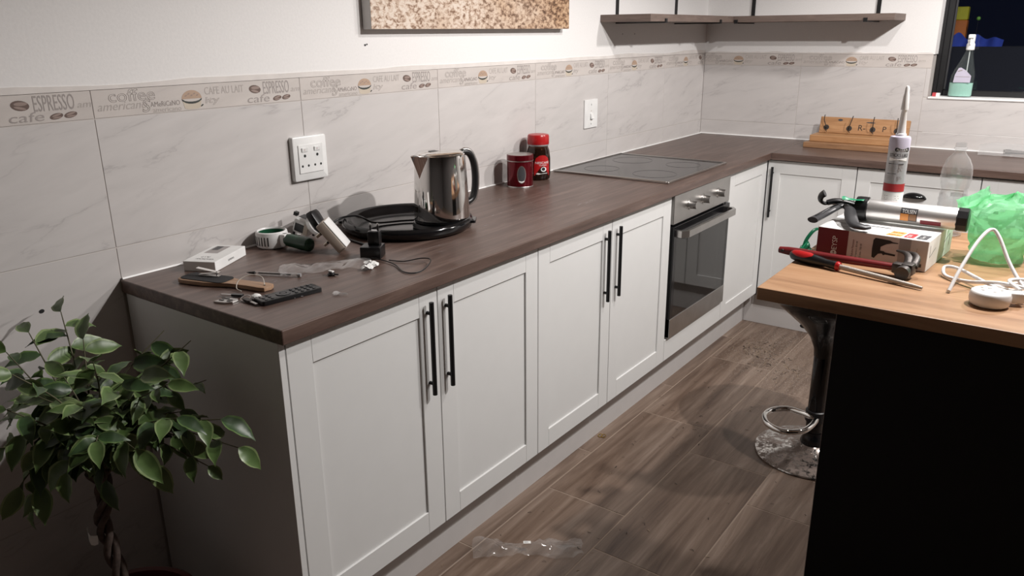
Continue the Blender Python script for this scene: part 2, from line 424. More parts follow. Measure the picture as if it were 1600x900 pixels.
# printed motifs of the border tiles (shared meshes, local x right, y up)
def band_letters(x_from=0.):
    b = B(); b.mi = 0
    def put(s, x, y, wd, h, outline=0., shear=0., mi=0):
        if x + wd * .4 < x_from: return
        me = text_mesh(s, wd, h, outline); b.mi = mi
        M = T(x, y, .0004); M[0][1] = shear
        b.add(me, M); bpy.data.meshes.remove(me)
    put('coffee', .040, .034, .114, .028, .00035)
    put('americano', .010, .016, .120, .018, 0, .35, 1)
    put('AMeRiCaNO', .140, .0165, .078, .012)
    put('americano', .145, .003, .075, .011, 0, 0, 1)
    put('CAFE AU LAIT', .290, .036, .117, .019, 0, 0, 1)
    put('ity', .288, .010, .040, .020, .0004, .2, 1)
    put('cafe', .415, .006, .072, .020, 0, .2, 2)
    put('ESPRESSO', .470, .026, .087, .034, 0, 0, 2)
    put('am', .562, .028, .03, .010, 0, .3, 1)
    put('S', .118, .006, .018, .030, .0006, .2, 1)
    me = b.mesh('lettering', fix=False); me.materials.append(MATS['print_grey']); me.materials.append(MATS['print_pale']); me.materials.append(MATS['print_soft']); return me
LET = band_letters()
def bean_mesh():
    b = B(); b.mi = 0; b.plate(ell(0, 0, .0165, .0085, 18), .0003); b.mi = 1; b.plate(ell(.001, .003, .012, .0032, 14, .12), .0006); b.plate(ell(0, -.004, .011, .0022, 14, -.1), .0006)
    me = b.mesh('bean_motif', fix=False); me.materials.append(MATS['bean_brown']); me.materials.append(MATS['bean_light']); return me
BEAN = bean_mesh()
def cup_mesh():
    b = B()
    b.mi = 0; b.plate([(.028 * math.cos(t), .026 + .021 * math.sin(t)) for t in [math.pi * i / 14 for i in range(15)]], .0003)
    b.mi = 1; b.plate([(-.028, .0265), (-.02, .0215), (-.01, .0195), (0, .019), (.01, .0195), (.02, .0215), (.028, .0265), (.0265, .0215), (.018, .0165), (.009, .0142), (0, .0137), (-.009, .0142), (-.018, .0165), (-.0265, .0215)][::-1], .0007)
    b.mi = 2; b.plate([(-.026, .020), (0, .013), (.026, .020), (.022, .003), (.012, .0005), (-.012, .0005), (-.022, .003)][::-1], .0004)
    for q in range(5): b.mi = 3; b.plate(ell(-.016 + q * .008, .034 + (q % 2) * .004, .0035, .0016, 8, .4), .0006)
    b.mi = 1; b.plate(ell(.027, .008, .0045, .0018, 8, .6), .0006)
    me = b.mesh('cup_motif', fix=False)
    for n in ('cup_top', 'cup_line', 'cup_cream', 'bean_light'): me.materials.append(MATS[n])
    return me
CUP = cup_mesh()
def band_tile(parent, M, wd, cut=0.):
    t = tile(parent, M, wd, ZT - ZB, 'border_tile', 'band_tile_face')
    o = -cut
    me = LET if cut == 0 else band_letters(cut)
    obj('lettering', me, 'print_grey', t, T(o, 0, 0))
    for (x, y, s) in ((.443, .041, 1.15), (.514, .0135, .9), (.545, .0145, .9)):
        if .03 < x + o < wd - .01: obj('bean_motif', BEAN, 'bean_brown', t, T(x + o, y, 0) @ RZ(-8 if x < .5 else 10) @ Matrix.Diagonal((s, s * (1.1 if x < .5 else .85), 1, 1)))
    if .03 < .252 + o < wd: obj('cup_motif', CUP, 'cup_top', t, T(.252 + o, .003, 0))
    return t
for k in range(-4, 6):
    y = TY + k * TW; wd = TW if k < 5 else -y - .001
    band_tile(wall_left, LEFTW((0, y, ZB)), wd)
    tile(wall_left, LEFTW((0, y, ZB - TH)), wd, TH)
    if k >= 0: tile(wall_left, LEFTW((0, y, .902)), wd, ZB - TH - .902)
    else:
        for j in (2, 3, 4): tile(wall_left, LEFTW((0, y, ZB - TH * j)), wd, TH)
BX = .541 - TW
for k, (x0, x1) in enumerate(((0., .541), (.541, 1.1655))):
    wd = x1 - x0; cut = x0 - BX if k == 0 else 0.
    if k == 0: band_tile(wall_back, FRONT((x0 + .001, 0, ZB)), wd, cut)
    else: band_tile(wall_back, FRONT((x0, 0, ZB)), wd)
    tile(wall_back, FRONT((x0, 0, ZB - TH)), min(wd, 1.1455 - x0), TH)
    tile(wall_back, FRONT((x0, 0, .902)), min(wd, 1.1455 - x0), ZB - TH - .902)
tile(wall_back, FRONT((1.1455, 0, WZ0 - .004)), .0205, ZB - WZ0 + .004)
x = 1.1455
while x < 2.9:
    tile(wall_back, FRONT((x, 0, ZB - TH)), TW, WZ0 - .006 - ZB + TH); tile(wall_back, FRONT((x, 0, .902)), TW, ZB - TH - .902); x += TW
# rough plaster lip above the border tiles
def lip(L0, L1, hm, seed):
    n = 90; b = B(); top = [(L1 + (L0 - L1) * i / n, ZT + max(.002, hm + hm * .8 * noise.noise((i * .16, seed, 0)) + .002 * noise.noise((i * .9, seed, 4)))) for i in range(n + 1)]
    b.prism([(L0, ZT), (L1, ZT)] + top, 0, .0016); return b
obj('plaster_lip', lip(-5.2, -.001, .014, 1.), 'lip_paint', wall_left, LEFTW((0, 0, 0)))
obj('plaster_lip', lip(.002, 1.165, .007, 5.), 'lip_paint', wall_back, FRONT((0, 0, 0)))
# window
b = B(); b.box(WX0, WX1, .005, .165, WZ0 - .008, WZ0 + .0, .002); b.box(WX0 - .004, WX1, -.006, .004, WZ0 - .010, WZ0, .002)
win = obj('window_1', b, 'sealant', kind='structure')
b = B()
for a in ((WX0 + .012, WX0 + .042, WZ0, WZ1), (WX1 - .04, WX1 - .01, WZ0, WZ1), (WX0 + .64, WX0 + .67, WZ0, WZ1)): b.box(a[0], a[1], .105, .135, a[2], a[3], .003)
for z in (WZ0, WZ1 - .03): b.box(WX0 + .042, WX1 - .04, .106, .134, z, z + .028, .003)
obj('window_frame', b, 'black_metal', win)
b = B(); b.box(WX0 + .0425, WX0 + .052, .108, .116, WZ0 + .03, WZ1 - .03, .002); obj('frame_bead', b, 'dark_grey_plastic', win)
b = B(); b.box(WX0, WX0 + .014, .09, .14, WZ0, WZ1); obj('reveal_gap', b, 'black_plastic', win)
b = B(); b.box(WX0 + .042, WX0 + .64, .118, .122, WZ0 + .028, WZ1 - .03); obj('pane', b, 'window_glass', win)
b = B(); b.box(WX0 + .67, WX1 - .04, .118, .122, WZ0 + .028, WZ1 - .03); obj('pane', b, 'window_glass', win)
b = B(); b.box(WX0 + .60, WX0 + .625, .06, .10, WZ0 + .10, WZ0 + .13, .004); b.cyl((WX0 + .612, .08, WZ0 + .1), (WX0 + .58, .06, WZ0 + .02), .006); obj('latch', b, 'gold', win)
# what shows behind the panes in the dark
b = B(); b.box(.6, 2.6, .78, 1.05, 0, 1.3700); obj('wall_outside', b, 'outside_dark', kind='structure')
b = B(); b.box(1.106, 1.172, .90, .96, 1.3705, 1.512, .004); tag(obj('plastic_crate', b, 'outside_orange'), 'orange square crate below the yellow one in the dark behind the window', 'crate')
b = B(); b.box(1.108, 1.170, .90, .96, 1.5125, 1.584, .004); tag(obj('plastic_crate', b, 'outside_yellow'), 'yellow-green square crate on the orange one in the dark behind the window', 'crate')
b = B(); b.grid(lambda u, v: (1.03 + .34 * u, .80 + .02 * math.sin(u * 19) + .05 * v, 1.3708 + v * (.085 * (1 - u) ** .7 * (.7 + .3 * math.sin(u * 23)) + .035 * u)), 34, 7)
tag(obj('tarpaulin', b.mesh('tarpaulin', 40), 'outside_blue'), 'crumpled blue sheet lying in the dark outside the window', 'tarpaulin')
gl_ = thing('garden_stake', 'small round green dot on a thin stake in the dark behind the window', 'garden stake', T(1.237, .8, 1.3702))
b = B(); b.lathe([(0, .137), (.008, .140), (.011, .148), (.008, .156), (0, .159)], 14); obj('ball', b.mesh('ball', 60), 'outside_green', gl_)
b = B(); b.cyl((0, 0, .0003), (0, 0, .138), .0012, n=6); obj('stake', b, 'black_metal', gl_)

# ================================================================== CABINETS AND WORKTOPS
FL, FR_ = .591, .544
ZD0, ZD1 = .175, .862
def shaker(wd, ht, m=.062):
    t, rc = .018, .0052; b = B()
    b.box(0, m, 0, ht, 0, t, .0008); b.box(wd - m, wd, 0, ht, 0, t, .0008); b.box(m, wd - m, 0, m, 0, t, .0008); b.box(m, wd - m, ht - m, ht, 0, t, .0008)
    b.box(m - .001, wd - m + .001, m - .001, ht - m + .001, 0, t - rc); return b
def bar_handle(parent, x, z0, z1, dark='black_metal'):
    b = B(); b.cyl((x, z0, .034), (x, z1, .034), .0062, n=14)
    for z in (z0 + .03, z1 - .03): b.cyl((x, z, -.002), (x, z, .034), .0048, n=10)
    return obj('handle', b.mesh('handle', 40), dark, parent)
def door(root, front, x0, x1, z0, z1, handle=None, m=.062):
    g = .0015
    d = obj('door', shaker(x1 - x0 - 2 * g, z1 - z0, m), 'cabinet_white', root, FRONT((x0 + g, -front + .018, z0)))
    if handle is not None: bar_handle(d, handle - x0 - g, .582 - z0, .832 - z0)
    return d
def carcass(root, front, wd, z0=ZD0, z1=.864, x0=0.):
    t = .016; d = front - .0195; b = B()
    b.box(x0 + .0005, x0 + t, -d, -.02, z0, z1); b.box(x0 + wd - t, x0 + wd - .0005, -d, -.02, z0, z1); b.box(x0 + t, x0 + wd - t, -d, -.02, z0, z0 + t); b.box(x0 + t, x0 + wd - t, -.026, -.02, z0 + t, z1)
    b.box(x0 + t, x0 + wd - t, -d, -d + .08, z1 - t, z1)
    return obj('body', b, 'cabinet_white', root)
# local x of the long run = world +y, wall at local y=0
RUN = lambda y: T(0, y, 0) @ RZ(90)
c1 = thing('base_cabinet', 'white shaker double-door cabinet at the near end of the long counter', 'cabinet', RUN(-3.486))
carcass(c1, FL, .923, x0=.017)
b = B(); b.box(0, .016, -FL, -.055, 0, .866, .0008); obj('end_panel', b, 'cabinet_white', c1)
b = B(); b.box(.004, .016, -.055, -.008, 0, .866); obj('filler_strip', b, 'cabinet_white', c1)
door(c1, FL, .017, .488, ZD0, ZD1, .448, .066); door(c1, FL, .488, .940, ZD0, ZD1, .519)
c2 = thing('base_cabinet', 'white shaker double-door cabinet between the near cabinet and the oven', 'cabinet', RUN(-2.546))
carcass(c2, FL, .914); door(c2, FL, 0, .448, ZD0, ZD1, .402); door(c2, FL, .448, .914, ZD0, ZD1, .481, .066)
c3 = thing('oven_housing', 'white cabinet housing around the built-in oven', 'cabinet', RUN(-1.632))
b = B(); d = FL - .0195
for a in (0.0005, .587): b.box(a, a + .012, -d, -.02, ZD0, .864)
b.box(.0125, .587, -d, -.02, ZD0, .191); b.box(.0125, .587, -d, -.05, .258, .268); obj('body', b, 'cabinet_white', c3)
b = B(); b.box(.0015, .597, -FL, -FL + .018, ZD0, .268, .0008); obj('lower_panel', b, 'cabinet_white', c3)
c4 = thing('base_cabinet', 'narrow white shaker cabinet between oven and inner corner', 'cabinet', RUN(-1.033))
carcass(c4, FL, .46); door(c4, FL, 0, .4865, ZD0, ZD1)
c5 = thing('corner_cabinet', 'white shaker corner cabinet with one black bar handle under the far counter', 'cabinet', T(.5925, 0, 0))
carcass(c5, FR_, .414); door(c5, FR_, .0, .414, ZD0 - .02, ZD1, .028)
def drawers(name, label, x0, wd):
    c = thing(name, label, 'cabinet', T(x0, 0, 0)); carcass(c, FR_, wd)
    zs = [ZD0 - .02, .405, .632, ZD1]
    for z0, z1 in zip(zs, zs[1:]):
        g = .0015; dd = obj('drawer', shaker(wd - 2 * g, z1 - z0 - .003, .06), 'cabinet_white', c, FRONT((g, -FR_ + .018, z0)))
        h = B(); zc = (z1 - z0) / 2 + .012; xc = wd / 2 - g
        def cup(u, v):
            a = math.pi * u; q = .5 * math.pi * v
            return (xc + .048 * math.cos(a) , zc - .012 + .024 * math.sin(a) * math.cos(q) * 1. , .011 + .026 * math.sin(a) ** .7 * math.sin(q) if 0 < u < 1 else .011)
        h.grid(cup, 18, 7)
        h.prism(ell(xc - .043, zc - .012, .007, .005, 10) , .010, .014); h.prism(ell(xc + .043, zc - .012, .007, .005, 10), .010, .014)
        hm = h.mesh('cup_handle', 50)
        ho = obj('cup_handle', hm, 'black_gloss', dd); sm = ho.modifiers.new('s', 'SOLIDIFY'); sm.thickness = .002
drawers('drawer_cabinet', 'white drawer cabinet with black cup handle behind the clear bottle', 1.008, .501)
drawers('drawer_cabinet', 'white drawer cabinet at the right edge of the picture behind the green bag', 1.510, .60)
# plinths
b = B(); b.box(.5005, .5185, -3.468, -.48, 0, .172); tag(obj('plinth', b, 'plinth_white'), 'long pale kickboard below the row with the oven', 'kickboard')
b = B(); b.box(.520, 2.11, -.498, -.480, 0, .152)
o = tag(obj('plinth', b, 'plinth_white'), 'short pale kickboard below the far drawers with a dark oval hole', 'kickboard')
b = B(); b.plate(ell(.832, .03, .017, .011, 18), .0); obj('hole', b.mesh('hole'), 'black_plastic', o, FRONT((0, -.4985, 0)))
# worktops
WT, WZ = .9, .867
wt = B(); wt.box(.0, .611, -3.488, -.001, WZ, WT, .0025, 2)
w1 = tag(obj('worktop', wt, 'worktop_wood'), 'long dark brown wood-look worktop carrying the kettle and hob', 'worktop')
b = B(); b.tube([(.004, -3.484, WT + .001), (.004, -.004, WT + .001)], .0038, 6); obj('sealant_bead', b, 'sealant', w1)
b = B(); b.box(.6115, 2.13, -.564, -.001, WZ, WT, .0025, 2)
w2 = tag(obj('worktop', b, 'worktop_wood_cross'), 'dark brown worktop under the window carrying the hook rack', 'worktop')
b = B(); b.tube([(.003, -.004, WT + .002), (2.12, -.004, WT + .002)], .005, 6); obj('sealant_bead', b, 'sealant', w2)
b = B(); b.box(.6105, .6122, -.5645, -.006, WT - .003, WT + .0006); b.box(.6105, .6122, -.5652, -.560, WZ, WT); obj('joint_strip', b, 'steel', w2)
# scuffs: pale chips in the surface
b = B(); rr = random.Random(3)
for (cx, cy, n, sp) in ((.475, -2.06, 9, .03), (.46, -.76, 6, .03), (.33, -2.35, 6, .1), (.42, -2.9, 5, .1), (.35, -3.2, 8, .1), (.2, -2.25, 5, .06)):
    for i in range(n):
        x, y = cx + rr.gauss(0, sp * .3), cy + rr.gauss(0, sp); a = rr.uniform(60, 110); l = rr.uniform(.003, .018); M = T(x, y, WT + .0004) @ RZ(a)
        b.M = M; b.plate([(-l, 0), (0, -.0008), (l, 0), (0, .0008)])
b.M = Matrix(); obj('scuff_marks', b.mesh('scuffs'), 'silver_print', w1, kind='stuff')
for (x, y, a, l) in ((.40, -3.18, 62, .12), (.30, -3.33, 75, .10), (.43, -2.82, 78, .09), (.47, -2.35, 80, .12)):
    b = B(); b.plate([(-l, 0), (0, -.0006), (l, 0), (0, .0006)], .0004); obj('scratch', b.mesh('scratch'), 'print_mid', w1, T(x, y, WT) @ RZ(a))

# ================================================================== OVEN, HOB
ov = thing('oven', 'built-in stainless steel oven with dark glass door and three knobs', 'oven', RUN(-1.632))
x0, x1 = .010, .588
b = B(); b.box(x0 + .008, x1 - .008, -.565, -.06, .272, .860); obj('oven_body', b, 'oven_inside', ov)
b = B(); b.box(x0 + .002, x1, -.597, -.566, .746, .862, .002); cp = obj('control_panel', b, 'steel', ov)
for kx in (.160, .296, .458):
    b = B(); b.cyl((kx, -.596, .803), (kx, -.601, .803), .021, n=20); b.cyl((kx, -.601, .803), (kx, -.628, .803), .0165, .015, 20); obj('knob', b.mesh('knob', 40), 'steel', cp)
b = B()
b.box(x0 + .004, x0 + .03, -.602, -.570, .275, .738, .001); b.box(x1 - .022, x1 - .001, -.602, -.570, .275, .738, .001); b.box(x0 + .03, x1 - .022, -.602, -.570, .705, .738, .001)
dr = obj('oven_door', b, 'black_gloss', ov)
b = B(); b.box(x0 + .004, x1 - .001, -.6035, -.572, .274, .355, .001); obj('lower_trim', b, 'steel', dr)
b = B(); b.box(x0 + .03, x1 - .022, -.6015, -.5985, .355, .705); obj('door_glass', b, 'oven_glass', dr)
b = B()
pts = [(x0 + .022, -.600), (x0 + .022, -.625), (x0 + .05, -.646), (x1 - .04, -.646), (x1 - .012, -.625), (x1 - .012, -.600)]
inn = [(x1 - .028, -.600), (x1 - .028, -.62), (x1 - .044, -.633), (x0 + .054, -.633), (x0 + .038, -.62), (x0 + .038, -.600)]
b.prism(pts + inn, .695, .722); obj('door_handle', b, 'steel', dr)
hb = thing('hob', 'black glass ceramic hob with thin steel frame set in the worktop', 'hob', T(.29, -1.30, WT))
b = B(); b.prism(rrect(-.262, .262, -.292, .292, .004), .0005, .005)
hbm = b; obj('glass_top', hbm, 'black_gloss', hb)
b = B()
for a in ((-.268, -.258, -.298, .298), (.258, .268, -.298, .298), (-.258, .258, -.298, -.288), (-.258, .258, .288, .298)): b.box(a[0], a[1], a[2], a[3], .0004, .0085, .0015)
obj('hob_frame', b, 'steel', hb)
b = B()
for (cx, cy, r) in ((-.12, -.14, .075), (.13, -.14, .09), (-.12, .14, .09), (.13, .14, .075)):
    b.tube([(cx + r * math.cos(t), cy + r * math.sin(t), .0050) for t in [2 * math.pi * i / 40 for i in range(40)]], .0006, 4, True)
obj('zone_rings', b, 'dark_grey_plastic', hb)

# ================================================================== WALL FITTINGS
sk = thing('double_socket', 'white double wall socket with two switches above the plug adapters', 'socket', LEFTW((.0, -2.884, 1.121)))
b = B(); b.prism(rrect(-.062, .062, -.064, .064, .006), 0.0003, .016, .004); obj('plate', b.mesh('plate', 40), 'white_plastic', sk)
b = B(); b.box(-.045, .045, -.042, .040, .0155, .0185, .001); obj('insert', b, 'white_plastic', sk)
for sx in (-1, 1):
    b = B(); b.M = T(sx * .023, .026, .0185) @ RX(6); b.box(-.011, .011, -.006, .006, 0, .003, .0008); s = obj('switch', b, 'white_plastic', sk)
    b = B(); b.plate(ell(sx * .023 - .002, .026, .0011, .0011, 8), .0227); obj('indicator', b, 'print_red', s)
    b = B(); b.box(sx * .023 + .006, sx * .023 + .011, .020, .032, .0184, .019); obj('switch_gap', b, 'print_mid', s)
    for (px, py, r) in ((sx * .023, .008, .0044), (sx * .023 - .011, -.021, .0036), (sx * .023 + .011, -.021, .0036)):
        b = B(); b.plate(ell(px, py, r, r, 14), .0187); obj('socket_hole', b, 'print_black', sk)
sw = thing('wall_switch', 'slim white isolator switch plate on the tiles beside the coffee jar', 'switch', LEFTW((.0, -1.262, 1.114)))
b = B(); b.box(-.056, .056, -.063, .063, .0003, .007, .0015); obj('plate', b, 'white_plastic', sw)
b = B(); b.M = T(.0, -.012, .007) @ RX(-14); b.box(-.010, .010, -.013, .013, 0, .009, .0015); obj('rocker', b, 'white_plastic', sw)
b = B(); b.plate(ell(0, .04, .002, .005, 8), .0072); b.plate(ell(0, -.045, .002, .004, 8), .0072); obj('screw_slot', b, 'print_black', sw)
b = B(); b.plate(ell(0, -.029, .006, .002, 8), .0072); b.plate(ell(0, .012, .005, .0025, 8), .0072); obj('wear_mark', b, 'beige_plastic', sw)
# canvas picture
pc = thing('canvas_picture', 'stretched canvas print of brown grains hanging on the white wall', 'picture', LEFTW((.0, -2.631, 1.478)))
b = B(); b.box(0, 1.118, 0, .75, .003, .0395, .001); obj('stretcher', b, 'canvas_side', pc)
b = B(); b.box(.0005, 1.1175, .0005, .7495, .0392, .0400); obj('printed_face', b, 'grain_print', pc)
# corner shelves
sh = thing('wall_shelf', 'dark wood shelf on black rods along the left wall at the corner', 'shelf')
b = B(); b.box(.001, .247, -1.190, -.248, 1.506, 1.537, .001); obj('board', b, 'shelf_wood', sh)
sh2 = thing('wall_shelf', 'dark wood shelf on black rods beside the window', 'shelf')
b = B(); b.box(.001, 1.020, -.247, -.001, 1.506, 1.537, .001); obj('board', b, 'shelf_wood', sh2)
def shelf_bracket(parent, M):
    b = B(M); b.box(-.009, .009, -.252, -.002, 1.500, 1.506); b.box(-.009, .009, -.252, -.2475, 1.506, 1.519); obj('bracket', b, 'black_metal', parent)
    b = B(M); b.box(-.009, .009, -.008, -.002, 1.519 + .019, 2.1); obj('rod', b, 'black_metal', parent)
for y in (-1.045, -.42): shelf_bracket(sh, T(0, y, 0) @ RZ(90))
for x in (.262, .893): shelf_bracket(sh2, T(x, 0, 0))
for i, y in enumerate((-.98, -.86)):
    b = B(); b.plate(ell(y, 1.455 - i * .0, .0025, .004, 8), .0); obj('drill_hole', b, 'print_black', wall_left, LEFTW((.0006, 0, 0)))
b = B()
for (y, z, s) in ((-2.624, 1.432, .004), (-2.616, 1.434, .003), (-3.675, .873, .006)): b.plate(ell(y, z, s, s * .8, 10), 0)
obj('drill_hole', b, 'print_black', wall_left, LEFTW((.0008, 0, 0)))

# ================================================================== COUNTER ITEMS
ZC = WT + .0004
# --- tray, power base and kettle
tr = thing('serving_tray', 'round black plastic tray under the kettle', 'tray', T(.207, -2.69, ZC))
b = B(); b.lathe([(0, 0), (.178, 0), (.190, .005), (.197, .014), (.199, .023), (.196, .031), (.189, .035), (.181, .033), (.172, .022), (.163, .009), (.150, .005), (0, .005)], 64); obj('dish', b.mesh('dish', 40), 'black_gloss', tr)
for a in (215, 35):
    b = B(); b.M = RZ(a); b.prism(rrect(.190, .209, -.030, .030, .008), .018, .026, .002); obj('grip', b.mesh('grip', 40), 'black_gloss', tr)
KZ = ZC + .0055
pb = thing('power_base', 'round black kettle power base standing on the tray', 'kettle base', T(.295, -2.632, KZ))
b = B(); b.lathe([(0, 0), (.088, 0), (.090, .004), (.086, .015), (.07, .018), (0, .018)], 40); obj('base_dish', b.mesh('bd', 40), 'black_plastic', pb)
b = B(); b.tube(spline([(.292 - .295 - .086, .0, .006), (-.13, -.04, .005), (-.175, -.115, .008), (-.205, -.155, .033), (-.232, -.212, .028), (-.205, -.262, .004), (-.12, -.275, -.0022), (-.02, -.295, -.0022), (.045, -.322, -.0022)], 8), .0031, 8); obj('cord', b.mesh('c', 60), 'black_plastic', pb)
kt = thing('kettle', 'polished steel electric kettle with black handle', 'kettle', T(.295, -2.632, KZ + .0185) @ RZ(80))
prof = [(.0, .0), (.083, .0), (.084, .006)]; b = B(); b.lathe(prof + [(.084, .010)], 48); obj('foot_ring', b.mesh('fr', 40), 'black_plastic', kt)
b = B(); b.lathe([(.0845, .009), (.0848, .014), (.0820, .08), (.0775, .16), (.0752, .192), (.074, .199), (.070, .2015), (.069, .200), (.069, .190)], 56, cap=False); obj('body', b.mesh('kb', 35), 'chrome', kt)
b = B()
def spout(u, v):
    a = (u - .5) * 2; ang = math.pi + a * .42 * (1 - v) ; z = .199 - .068 * v
    r = .0752 + (.0775 - .0752) * v
    bulge = (1 - abs(a)) * (1 - v) ** 1.1 * .032
    return ((r + bulge + .0006) * math.cos(ang), (r + bulge + .0006) * math.sin(ang), z + (.004 * (1 - abs(a)) * (1 - v)))
b.grid(spout, 13, 12); so = obj('spout', b.mesh('sp', 60), 'chrome', kt)
b = B()
G = [(.0765 * math.cos(math.pi + a), .0765 * math.sin(math.pi + a)) for a in (-.40, -.2, 0, .2, .40)]
b.plate([(-.103, .004), (-.0757 * math.cos(.38), .0757 * math.sin(.38) * 1.0), (-.076, 0), (-.0757 * math.cos(.38), -.0757 * math.sin(.38)), (-.103, -.004)], .1985); obj('spout_opening', b, 'black_plastic', kt)
b = B(); b.lathe([(.0705, .199), (.0705, .2025), (.066, .206), (.04, .2095), (0, .211)], 44, cap=False); obj('lid', b.mesh('lid', 40), 'chrome', kt)
b = B(); b.plate(ell(-.022, .0, .019, .013, 22), .2105); bm_ = b.mesh('lid_button'); obj('lid_button', bm_, 'dark_grey_plastic', kt)
hp = spline([(.070, 0, .189), (.090, 0, .196), (.115, 0, .188), (.131, 0, .160), (.137, 0, .12), (.135, 0, .08), (.126, 0, .052), (.108, 0, .040), (.086, 0, .038)], 6)
b = B(); b.tube(hp, [.0115] * len(hp), 10, flatk=.85); obj('handle', b.mesh('kh', 60), 'black_plastic', kt)
b = B(); b.tube([p + Vector((.0095 if .05 < p.z < .17 else .006, 0, .006 if p.z > .17 else (-.006 if p.z < .055 else 0))) for p in hp], .0065, 8); obj('handle_trim', b.mesh('kht', 60), 'steel', kt)
b = B(); b.box(.083, .102, -.008, .008, .016, .026, .003); obj('switch_lever', b, 'black_plastic', kt); b = B(); b.box(.1015, .105, -.006, .006, .0175, .0245, .001); obj('lever_tip', b, 'print_white', kt)
# --- tin and coffee jar
tn = thing('storage_tin', 'dark red metallic tin with oval window beside the coffee jar', 'tin', T(.095, -1.941, ZC) @ RZ(-48))
tr_ = .0500
b = B(); b.lathe([(0, 0), (tr_ - .001, 0), (tr_, .003), (tr_, .100), (0, .100)], 40); obj('can', b.mesh('can', 40), 'tin_red', tn)
b = B(); b.lathe([(tr_ + .001, .098), (tr_ + .0015, .099), (tr_ + .0015, .1005), (tr_ + .0005, .1015)], 40, cap=False); obj('rim', b.mesh('rim', 40), 'steel', tn); b = B(); b.lathe([(tr_ + .0005, .001), (tr_ + .001, .0), (tr_ + .001, .003), (tr_ + .0002, .004)], 40, cap=False); obj('rim', b.mesh('rim', 40), 'steel', tn)
b = B(); b.lathe([(tr_ + .0012, .1015), (tr_ + .0012, .121), (tr_ - .001, .1225), (0, .1225)], 40, cap=False); li = obj('lid', b.mesh('lid', 40), 'tin_red', tn)
b = B(); b.lathe([(tr_ - .0015, .1226), (tr_ - .006, .1232), (0, .1232)], 40, cap=False); obj('lid_top', b.mesh('lt', 40), 'steel', li)
def wrap(poly2, r, n_in=6):       # polygon (arc length, height) laid on a cylinder of radius r
    b = B(); c = (sum(p[0] for p in poly2) / len(poly2), sum(p[1] for p in poly2) / len(poly2))
    P = lambda q: (r * math.cos(q[0] / r), r * math.sin(q[0] / r), q[1])
    prev = [b.v(P((c[0] + (p[0] - c[0]) * 1 / n_in, c[1] + (p[1] - c[1]) * 1 / n_in))) for p in poly2]; cv = b.v(P(c)); m = len(poly2)
    for i in range(m): b.f([cv, prev[i], prev[(i + 1) % m]])
    for k in range(2, n_in + 1):
        cur = [b.v(P((c[0] + (p[0] - c[0]) * k / n_in, c[1] + (p[1] - c[1]) * k / n_in))) for p in poly2]; b.bridge(prev, cur); prev = cur
    return b
def wraptext(s, x, z, wd, h, r, mirror=False):
    me = text_mesh(s, wd, h); 
    for v in me.vertices:
        a = (x + v.co.x) / r; v.co = Vector((r * math.cos(a), r * math.sin(a), z + v.co.y))
    return me
obj('window_border', wrap(ell(.0, .05, .0175, .034, 24), tr_ + .0004).mesh('wb', 60), 'steel', tn)
obj('oval_window', wrap(ell(.0, .051, .0145, .030, 24), tr_ + .0008).mesh('ow', 60), 'print_charcoal', tn)
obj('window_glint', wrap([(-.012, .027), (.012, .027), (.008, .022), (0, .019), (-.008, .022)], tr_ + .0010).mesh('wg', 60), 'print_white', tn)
jr = thing('coffee_jar', 'instant coffee jar with red lid and red label by the tin', 'jar', T(.070, -1.780, ZC) @ RZ(-36) @ Matrix.Diagonal((1.12, 1.12, 1, 1)))
def jarprof(k): return [(.0, .0), (.036 * k, 0), (.042 * k, .006), (.0435 * k, .02), (.0435 * k, .085), (.040 * k, .115), (.034 * k, .135), (.0335 * k, .145), (.0335 * k, .15)]
b = B(); b.lathe(jarprof(1), 36); jb = obj('glass_body', b.mesh('gb', 50), 'jar_glass', jr)
b = B(); b.lathe([(.0, .002), (.034, .002), (.0405, .008), (.042, .02), (.042, .085), (.0385, .114), (.034, .126), (0, .126)], 30); obj('coffee_powder', b.mesh('cp', 50), 'coffee_dark', jr)
b = B(); b.lathe([(.0375, .141), (.0385, .143), (.0385, .172), (.036, .1785), (.030, .180), (0, .1795)], 36); obj('lid', b.mesh('jl', 40), 'red_plastic', jr)
b = B(); b.lathe([(.0345, .134), (.0372, .1365), (.0378, .141), (.036, .1415)], 36, cap=False); obj('neck_seal', b.mesh('ns', 40), 'silver_print', jr)
JR = .0438
obj('label', wrap([(-.030, .020), (.030, .020), (.031, .04), (.030, .07), (.024, .09), (.012, .1), (0, .102), (-.012, .1), (-.024, .09), (-.030, .07), (-.031, .04)], JR, 10).mesh('jlab', 60), 'red_plastic', jr)
for (s, x, z, wd, h) in (('NESCAFÉ', -.026, .068, .052, .011), ('CLASSIC', -.012, .060, .03, .005)):
    me = wraptext(s, x, z, wd, h, JR + .0005); me.materials.append(MATS['print_white']); obj('lettering', me, 'print_white', jr)
obj('cup_print', wrap(ell(.005, .046, .011, .0095, 18), JR + .0004).mesh('c', 60), 'print_white', jr)
obj('coffee_print', wrap(ell(.004, .047, .007, .0065, 18), JR + .0007).mesh('c', 60), 'print_black', jr)
obj('swoosh_print', wrap([(-.024, .028), (-.018, .033), (-.014, .027), (.0, .030), (.02, .031), (.02, .029), (.0, .028), (-.016, .025)], JR + .0004).mesh('c', 60), 'print_white', jr)
